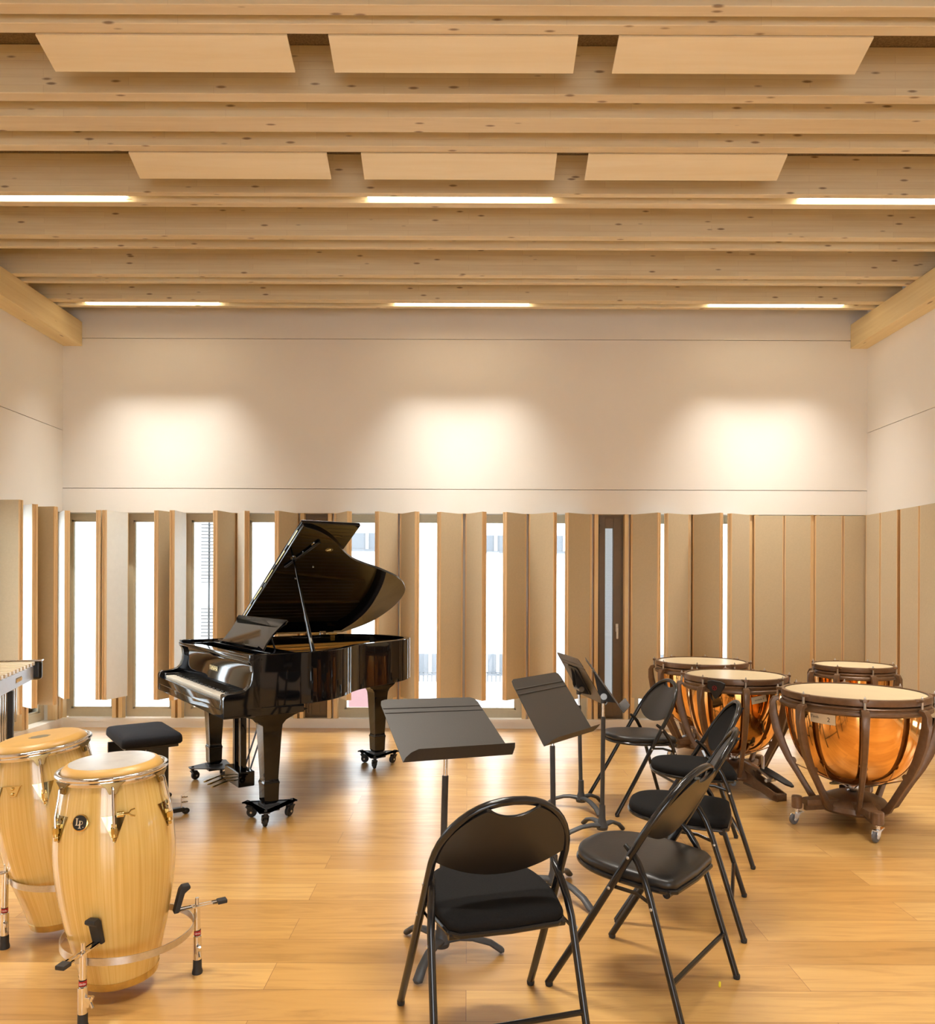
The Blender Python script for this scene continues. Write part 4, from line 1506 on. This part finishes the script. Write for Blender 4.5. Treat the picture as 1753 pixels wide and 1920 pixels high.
rings = []
for sx, z in ((.965, .445), (1.0, .455), (1.0, .475), (.985, .492), (.94, .503), (.82, .510), (.55, .514), (.2, .515)):
    rings.append([b.verts.new((x, y, z)) for x, y in rrect(.172 * sx, .262 * sx, .03 * sx)])
N = len(rings[0])
for r0, r1 in zip(rings, rings[1:]):
    for k in range(N):
        b.faces.new((r0[k], r0[(k + 1) % N], r1[(k + 1) % N], r1[k]))
b.faces.new(rings[0])
b.faces.new(rings[-1])
bmesh.ops.recalc_face_normals(b, faces=b.faces[:])
m = MB()
m._add(b)
m.obj('cushion', M['navy'], bench, sharp=60)
MB().box(-.15, .15, -.235, .235, .425, .447, bev=.003).obj('apron', M['gloss_in'], bench)
for v in (-.125, .04):
    for u in (-.21, .13):
        MB().box(v - .055, v + .055, u - .014, u + .014, .035, .425, bev=.003).obj('leg', M['gloss_in'], bench)
for u in (-.21, .21):
    m = MB().box(-.19, .19, u - .018, u + .018, .018, .045, bev=.006)
    m.obj('foot_bar', M['gloss_in'], bench)
    m = MB()
    for v in (-.20, .20):
        m.ball((v, u, .018), .018, (1.3, 1, 1))
    m.obj('rubber_foot', M['rubber'], bench)
    m = MB().tube([(-.03, u, .42), (-.03, u, .36), (.028, u, .30), (.028, u, .10)], .010, 8, flat=(.5, 1.6))
    m.obj('lift_arm', M['steel'], bench)
m = MB()
for z in (.075, .105):
    m.tube([(.19 + .018 * math.cos(2 * PI * i / 16), -.22 + .010 * math.sin(2 * PI * i / 16), z) for i in range(16)], .003, 6, closed=True)
m.cyl((.17, -.22, .03), (.17, -.22, .12), .004, 8)
m.obj('adjusting_knob', M['chrome'], bench)


# ================================================================ congas
PROF = [(.152, .712), (.158, .70), (.172, .64), (.186, .56), (.1935, .47), (.193, .40), (.187, .33), (.176, .25), (.160, .17), (.141, .09), (.128, .03), (.122, .006)]


def prof_r(z, sc=1.0):
    for (r0, z0), (r1, z1) in zip(PROF, PROF[1:]):
        if z1 <= z <= z0:
            return (r1 + (r0 - r1) * (z - z1) / (z0 - z1)) * sc
    return .15 * sc


def conga(label, x, y, zb, tilt, lug0, badge, sc=1.0, worn=True, hs=1.0, spot=False):
    t = thing('conga_drum', label, 'conga', (x, y, zb), 0, 'pale maple congas')
    # lean of the shell: rotation about the sight line
    view = Vector((x, y, 0)).normalized()
    q = Matrix.Rotation(R(tilt), 3, view).to_euler()
    t.rotation_euler = q
    P = [(r * sc, z) for r, z in catmull([(a, b_) for a, b_ in PROF], 4)]
    MB().lathe([(P[0][0] - .012, .705)] + P + [(P[-1][0] - .012, .006)], 72, caps=True).obj('shell', M['conga'], t, sharp=70)
    MB().lathe([(.1255 * sc, .026), (.1285 * sc, .026), (.1235 * sc, .0), (.118 * sc, .0)], 60, caps=False).obj('bottom_band', M['brass'], t)
    # hide with its rounded shoulder
    hr = .158 * sc * hs
    MB().lathe([(hr * 1.02, .712), (hr * 1.02, .721), (hr * .995, .730), (hr * .93, .739), (hr * .87, .743)], 72, caps=False).obj('hide_collar', M['hide'], t, sharp=70)
    hd = MB().lathe([(hr * .872, .743), (hr * .85, .7442), (0, .745)], 72, caps=False).obj('hide_top', M['skin_worn_sheen'] if worn else M['hide'], t, sharp=70)
    if spot:
        m = MB().prism([(.042 * math.cos(a * PI / 12) * (1 if a % 3 else .8), .028 * math.sin(a * PI / 12)) for a in range(24)], .7446, .7454)
        m.obj('worn_mark', M['mark'], hd)
    rr = .172 * sc * hs
    ring = [(rr * math.cos(2 * PI * i / 72), rr * math.sin(2 * PI * i / 72), .716) for i in range(72)]
    m = MB().tube(ring, .0085, 12, closed=True)
    ring2 = [(rr * .985 * math.cos(2 * PI * i / 72), rr * .985 * math.sin(2 * PI * i / 72), .702) for i in range(72)]
    m.tube(ring2, .006, 8, closed=True, flat=(1.6, .5))
    m.obj('comfort_rim', M['chrome'], t)
    for k in range(6):
        a = R(lug0 + 60 * k)
        d = Vector((math.cos(a), math.sin(a), 0))
        s = Vector((-d.y, d.x, 0))
        # rim crown
        mm = frame_mat(d * rr, s, (0, 0, 1), d)
        m = MB().prism([(-.040, .706), (.040, .706), (.020, .690), (.012, .668), (-.012, .668), (-.020, .690)], -.004, .003, mat=mm, bev=.001)
        m.obj('rim_crown', M['brass_dark'], t)
        # hook
        z1, z0 = .668, .555
        rb = prof_r(z0, sc)
        rt = prof_r(.60, sc)
        m = MB().tube([d * (rr + .003) + Vector((0, 0, .690)), d * (rr + .011) + Vector((0, 0, .684)), d * (rr + .013) + Vector((0, 0, .665)), d * (rb + .013) + Vector((0, 0, .60)), d * (rb + .013) + Vector((0, 0, .535))], .0042, 10)
        m.obj('tuning_hook', M['chrome'], t)
        # triangular side plate following the shell
        b = bmesh.new()
        nn = 8
        rows = []
        for i in range(nn + 1):
            z = .600 - .085 * i / nn
            wv = .033 * (1 - i / nn) + .003
            rw = []
            for j in range(7):
                ww = -wv + 2 * wv * j / 6
                rad = prof_r(z, sc)
                aa = ww / rad
                for off in (0,):
                    p = (d * math.cos(aa) + s * math.sin(aa)) * (rad + .0035)
                    rw.append(b.verts.new((p.x, p.y, z)))
            rows.append(rw)
        for r0, r1 in zip(rows, rows[1:]):
            for j in range(6):
                b.faces.new((r0[j], r0[j + 1], r1[j + 1], r1[j]))
        r_ = bmesh.ops.extrude_face_region(b, geom=b.faces[:])
        for v in [g for g in r_['geom'] if isinstance(g, bmesh.types.BMVert)]:
            v.co = Vector((v.co.x * .982, v.co.y * .982, v.co.z))
        bmesh.ops.recalc_face_normals(b, faces=b.faces[:])
        m = MB()
        m._add(b)
        sp = m.obj('side_plate', M['brass_dark'], t, sharp=40)
        m = MB().cyl(d * (rb + .013) + Vector((0, 0, .565)), d * (rb + .013) + Vector((0, 0, .546)), .011, 6)
        m.cyl(d * (rb + .013) + Vector((0, 0, .546)), d * (rb + .013) + Vector((0, 0, .535)), .0085, 12)
        m.cyl(d * (rb + .013) + Vector((0, 0, .532)), d * (rb + .013) + Vector((0, 0, .522)), .0065, 6)
        m.ball(d * (rb + .006) + Vector((0, 0, .590)), .005)
        m.box(-.008, .008, -.004, .012, -.010, .004, mat=frame_mat(d * rb + Vector((0, 0, .565)), s, d, (0, 0, 1)) @ Matrix.Diagonal((1, 1, -1, 1)))
        m.obj('lug_nut', M['brass'], sp)
    # badge
    a = R(badge)
    z = .585
    d = Vector((math.cos(a), math.sin(a), 0))
    s = Vector((-d.y, d.x, 0))
    rad = prof_r(z, sc)
    dn = (d + Vector((0, 0, .22))).normalized()
    fm = frame_mat(d * (rad + .0) + Vector((0, 0, z)), s, dn.cross(s), dn)
    if not spot:
        m = MB().lathe([(.0275, .001), (.0275, .005), (.0245, .0062), (.0240, .004), (0, .004)], 40, fm)
        for sg in (-1, 1):
            m.prism([(sg * .027, -.004), (sg * .034, 0), (sg * .027, .004)], .001, .004, mat=fm)
            m.ball(fm @ Vector((sg * .0295, 0, .003)), .0025)
        bd = m.obj('badge', M['gold'], t)
        MB().lathe([(.0236, .0040), (.0236, .0050), (0, .0050)], 36, fm).obj('badge_field', M['ebony'], bd)
        m = MB()
        # letter L with serifs, letter P lower right, and a dot
        lt = fm @ Matrix.Translation((-.0095, .002, .005))
        m.prism([(-.006, .012), (.003, .012), (.003, .0105), (.0005, .0105), (.0005, -.0085), (.0045, -.0085), (.006, -.006), (.0072, -.006), (.0065, -.0105), (-.006, -.0105), (-.006, -.009), (-.0035, -.009), (-.0035, .0105), (-.006, .0105)], 0, .0006, mat=lt)
        pt = fm @ Matrix.Translation((.0025, -.0045, .005))
        m.prism([(-.006, .011), (-.0005, .011), (-.0005, -.0115), (.003, -.0115), (.003, -.013), (-.0075, -.013), (-.0075, -.0115), (-.0045, -.0115), (-.0045, .0095), (-.006, .0095)], 0, .0006, mat=pt)
        arc = [(.0005 + .0065 * math.cos(R(q_)), .0045 + .0058 * math.sin(R(q_)), .0003) for q_ in range(100, -101, -20)]
        m.tube([pt @ Vector(p) for p in arc], .0014, 6, flat=(.4, 1.2))
        m.ball(fm @ Vector((.012, -.0135, .0052)), .0013)
        m.obj('badge_letters', M['vib_bar'], bd)
    else:
        m = MB().prism([(-.030, .016), (.030, .016), (.012, -.022), (-.012, -.022)], .001, .006, mat=fm, bev=.001)
        sp = m.obj('two_bolt_plate', M['gold'], t)
        m = MB().ball(fm @ Vector((0, .008, .008)), .006).ball(fm @ Vector((0, -.012, .008)), .006)
        m.cyl(fm @ Vector((-.045, .017, .004)), fm @ Vector((.035, .017, .004)), .002, 8)
        m.obj('plate_bolt', M['brass'], sp)
    if not spot:
        # bracket with wing nut beside the front lug
        a = R(lug0) if True else 0
        d = Vector((math.cos(a), math.sin(a), 0))
        s = Vector((-d.y, d.x, 0))
        c0 = d * (prof_r(.60, sc) + .012) + s * .018 + Vector((0, 0, .604))
        m = MB().cyl(c0 - s * .008, c0 + s * .012, .010, 14).cyl(c0 + s * .010, c0 + s * .026, .004, 8)
        m.tube([c0 + s * .046 + Vector((0, 0, .012)), c0 + s * .034 + Vector((0, 0, .009)), c0 + s * .026, c0 + s * .034 - Vector((0, 0, .009)), c0 + s * .046 - Vector((0, 0, .012))], .003, 8)
        m.obj('wing_bolt', M['brass'], t)
    return t


def conga_stand(label, x, y, legs, R0, zr, tops, reach=.6):
    t = thing('conga_stand', label, 'drum stand', (x, y, 0), 0, 'chrome conga floor stands')
    rr = R0 - .016
    ring = [(rr * math.cos(2 * PI * i / 96), rr * math.sin(2 * PI * i / 96), zr) for i in range(96)]
    b = bmesh.new()
    rows = []
    for i in range(96):
        c, s = math.cos(2 * PI * i / 96), math.sin(2 * PI * i / 96)
        rows.append([b.verts.new((c * r_, s * r_, z_)) for r_, z_ in ((rr, zr - .012), (rr, zr + .012), (rr - .003, zr + .012), (rr - .003, zr - .012))])
    for i in range(96):
        a, c = rows[i], rows[(i + 1) % 96]
        for k in range(4):
            b.faces.new((a[k], a[(k + 1) % 4], c[(k + 1) % 4], c[k]))
    bmesh.ops.recalc_face_normals(b, faces=b.faces[:])
    m = MB()
    m._add(b)
    m.obj('support_ring', M['steel'], t)
    for j, a_ in enumerate(legs):
        a = R(a_)
        d = Vector((math.cos(a), math.sin(a), 0))
        s = Vector((-d.y, d.x, 0))
        Z = Vector((0, 0, 1))
        f = d * R0
        tp = d * (R0 - .002)
        H = zr + .034
        m = MB().tube([tp + Z * H, f + Z * .09], .0112, 16)
        lg = m.obj('leg', M['chrome'], t)
        MB().tube([f + Z * .135, f + Z * .052], .0145, 18).obj('clamp_sleeve', M['chrome'], lg)
        MB().tube([f + Z * .095, f + Z * .03], .0095, 14).obj('inner_tube', M['chrome'], lg)
        m = MB().lathe([(.0145, .052), (.0150, .045), (.0155, .02), (.0185, .006), (.0180, 0), (0, 0)], 20, Matrix.Translation(f))
        m.obj('rubber_foot', M['rubber'], lg)
        sg = s if j == 0 else -s
        c0 = f + Z * .09
        m = MB().tube([c0, c0 + sg * .026], .008, 10)
        m.tube([c0 + sg * .026 + Z * .018 + sg * .010, c0 + sg * .026, c0 + sg * .026 - Z * .018 + sg * .010], .005, 8)
        m.box(-.010, .010, -.008, .008, -.016, .016, mat=frame_mat(c0 + sg * .018, s, d, Z), bev=.002)
        m.obj('wing_nut', M['chrome'], lg)
        MB().tube([f + Z * .138, f + Z * .158], .0118, 18).obj('black_band', M['ebony'], lg)
        MB().tube([f + Z * .1405, f + Z * .1555], .0122, 18).obj('red_sticker', M['red'], lg)
        fmx = frame_mat(f + Z * .148 + (Vector((0, 0, 0)) - Vector((x, y, 0))).normalized() * .0126, Vector((y, -x, 0)).normalized(), Z, (Vector((-x, -y, 0))).normalized())
        text_obj('Gibraltar', .0095, M['white_plastic'], lg, fmx, 'sticker_lettering', .0002, sx=.55)
        # slotted arm with grip pad
        rb = prof_r(max(.01, zr + .05 - .05))
        ri = R0 - .072
        ro = R0 + .085 * reach + .03
        mm = frame_mat(Z * (H + .004), d, s, Z)
        m = MB()
        for e_ in (-.010, .010):
            m.box(ri + .0, ro, e_ - .0035, e_ + .0035, -.0025, .0025, mat=mm)
        m.box(ri, R0 - .02, -.0135, .0135, -.0025, .0025, mat=mm)
        m.box(ro - .03, ro, -.0135, .0135, -.0025, .0025, mat=mm)
        m.cyl(tp + Z * (H), tp + Z * (H + .034), .0065, 12)
        m.obj('slotted_arm', M['chrome'], lg)
        MB().box(ro - .012, ro + .022, -.016, .016, -.007, .007, mat=mm, bev=.003).obj('end_cap', M['rubber'], lg)
        # the pad leans along the shell
        q = [(ri - .012, -.006), (ri + .006, -.006), (ri + .026, .060), (ri + .046, .074), (ri + .044, .086), (ri + .018, .086), (ri + .008, .074)]
        MB().prism(q, -.018, .018, mat=frame_mat(Z * (H + .004), d, Z, d.cross(Z)), bev=.004).obj('grip_pad', M['rubber'], lg)
    return t


conga('conga drum standing in front, worn hide with window sheen painted grey and round badge', -1.205, 2.60, .052, -2.0, -65, -97, 1.0, True)
conga_stand('chrome stand holding the front conga, two rubber feet in view', -1.165, 2.578, [-101, 32, 150], .228, .205, None)
conga('conga drum behind at the left margin, leaning, plain amber hide', -1.63, 3.03, .055, -7.0, -62, -95, 1.0, False, hs=1.04, spot=True)
conga_stand('chrome stand of the rear conga, one leg in view at the left margin', -1.60, 3.03, [-140, -20, 100], .235, .255, None)

# ================================================================ vibraphone
D = Vector((.323, -.946, 0))
vib = thing('vibraphone', 'mallet percussion instrument with pale bars cut by the left margin', 'vibraphone', (-2.90, 4.95, 0), math.atan2(D.y, D.x))
# local x runs towards the camera along the right hand rail, local y points to the right; bars run to -y
m = MB()
m.prism([(-.05, -.012), (1.35, -.012), (1.35, .012), (-.05, .012)], .770, .858, bev=.003)
m.obj('side_rail', M['vib_rail'], vib)
m = MB().prism([(-.05, -.40), (1.35, -.80), (1.35, -.77), (-.05, -.37)], .770, .858, bev=.003)
m.obj('side_rail', M['vib_rail'], vib)
for i in range(15):
    x = .02 + i * .088
    L = .34 + .019 * i
    sharp = False
    MB().box(x - .024, x + .024, -L + .02, .03, .868, .892, bev=.003).obj('tone_bar', M['vib_bar'], vib)
m = MB()
for i in range(16):
    x = -.024 + i * .088
    m.cyl((x, 0, .858), (x, 0, .878), .003, 6)
    m.cyl((x, -.30 - .019 * i, .858), (x, -.30 - .019 * i, .878), .003, 6)
m.obj('bar_post', M['rubber'], vib)
m = MB().box(-.10, -.045, -.45, .060, .765, .897, bev=.022, seg=4)
e1 = m.obj('end_block', M['gloss_in'], vib)
MB().box(-.103, -.041, -.453, .064, .889, .9005, bev=.004).obj('chrome_edge', M['chrome'], e1)
m = MB()
MBB = []
for i in range(22):
    x = .03 + i * .055
    hgt = .26 + .018 * i
    MB().cyl((x, -.09, .765), (x, -.09, max(.06, .765 - hgt)), .021, 18).obj('resonator_tube', M['chrome'], vib)
for x, yy in ((.50, .0), (.50, -.52), (1.30, 0), (1.30, -.75)):
    MB().box(x - .018, x + .018, yy - .015, yy + .015, .065, .765, bev=.004).obj('frame_leg', M['rubber'], vib)
    caster(vib, x, yy, .068, .026, 0.5)
m = MB()
mm = frame_mat((.36, .0135, .815), (-1, 0, 0), (0, 0, 1), (0, 1, 0))
for k in range(5):
    xx = -.06 + k * .03
    m.tube([mm @ Vector((xx, -.014, 0)), mm @ Vector((xx + .008, .014, 0)), mm @ Vector((xx + .016, -.010, 0)), mm @ Vector((xx + .026, .006, 0))], .0022, 6)
m.obj('gold_script', M['gold'], vib)

# small scrap on the floor
sc_ = MB().box(-.004, .004, -.016, .016, 0, .007, bev=.0025).obj('plastic_scrap', M['yellow'], loc=G(1352, 1846), rot=(0, 0, R(-20)))
tag(sc_, 'tiny yellow plastic piece lying on the floor at lower right', 'scrap')

# ================================================================ camera, light
cam = bpy.data.cameras.new('camera')
cam.sensor_fit = 'VERTICAL'
cam.sensor_height = 36.0
cam.sensor_width = 36.0
cam.lens = F / 1920 * 36.0
cam.shift_y = 140.0 / 1920
cam.shift_x = 0.0
cam.clip_start = 0.05
co = bpy.data.objects.new('camera', cam)
COL.objects.link(co)
co.location = (0, 0, CAM_H)
co.rotation_euler = (Matrix.Rotation(PI / 2, 4, 'X') @ Matrix.Rotation(R(0.2), 4, 'Z')).to_euler()
SC.camera = co

wd = bpy.data.worlds.new('sky')
SC.world = wd
wd.use_nodes = True
bg = wd.node_tree.nodes['Background']
bg.inputs['Color'].default_value = (0.89, 0.945, 1.0, 1)
bg.inputs['Strength'].default_value = 7.0


def portal(loc, rot, sx, sy):
    l = bpy.data.lights.new('daylight_portal', 'AREA')
    l.shape = 'RECTANGLE'
    l.size, l.size_y = sx, sy
    l.cycles.is_portal = True
    o = bpy.data.objects.new('daylight_portal', l)
    COL.objects.link(o)
    o.location = loc
    o.rotation_euler = rot
    return o


portal((0.2, YF - 0.22, 1.2), (R(90), 0, PI), 3.0, 2.2)

SC.view_settings.view_transform = 'Standard'
SC.view_settings.look = 'None'
SC.view_settings.exposure = 0.20
SC.view_settings.gamma = 1.0
SC.view_settings.use_curve_mapping = False
SC.cycles.max_bounces = 10
SC.cycles.diffuse_bounces = 6
SC.cycles.glossy_bounces = 6
SC.cycles.transparent_max_bounces = 12
SC.cycles.caustics_reflective = False
SC.cycles.caustics_refractive = False
SC.cycles.sample_clamp_indirect = 6.0
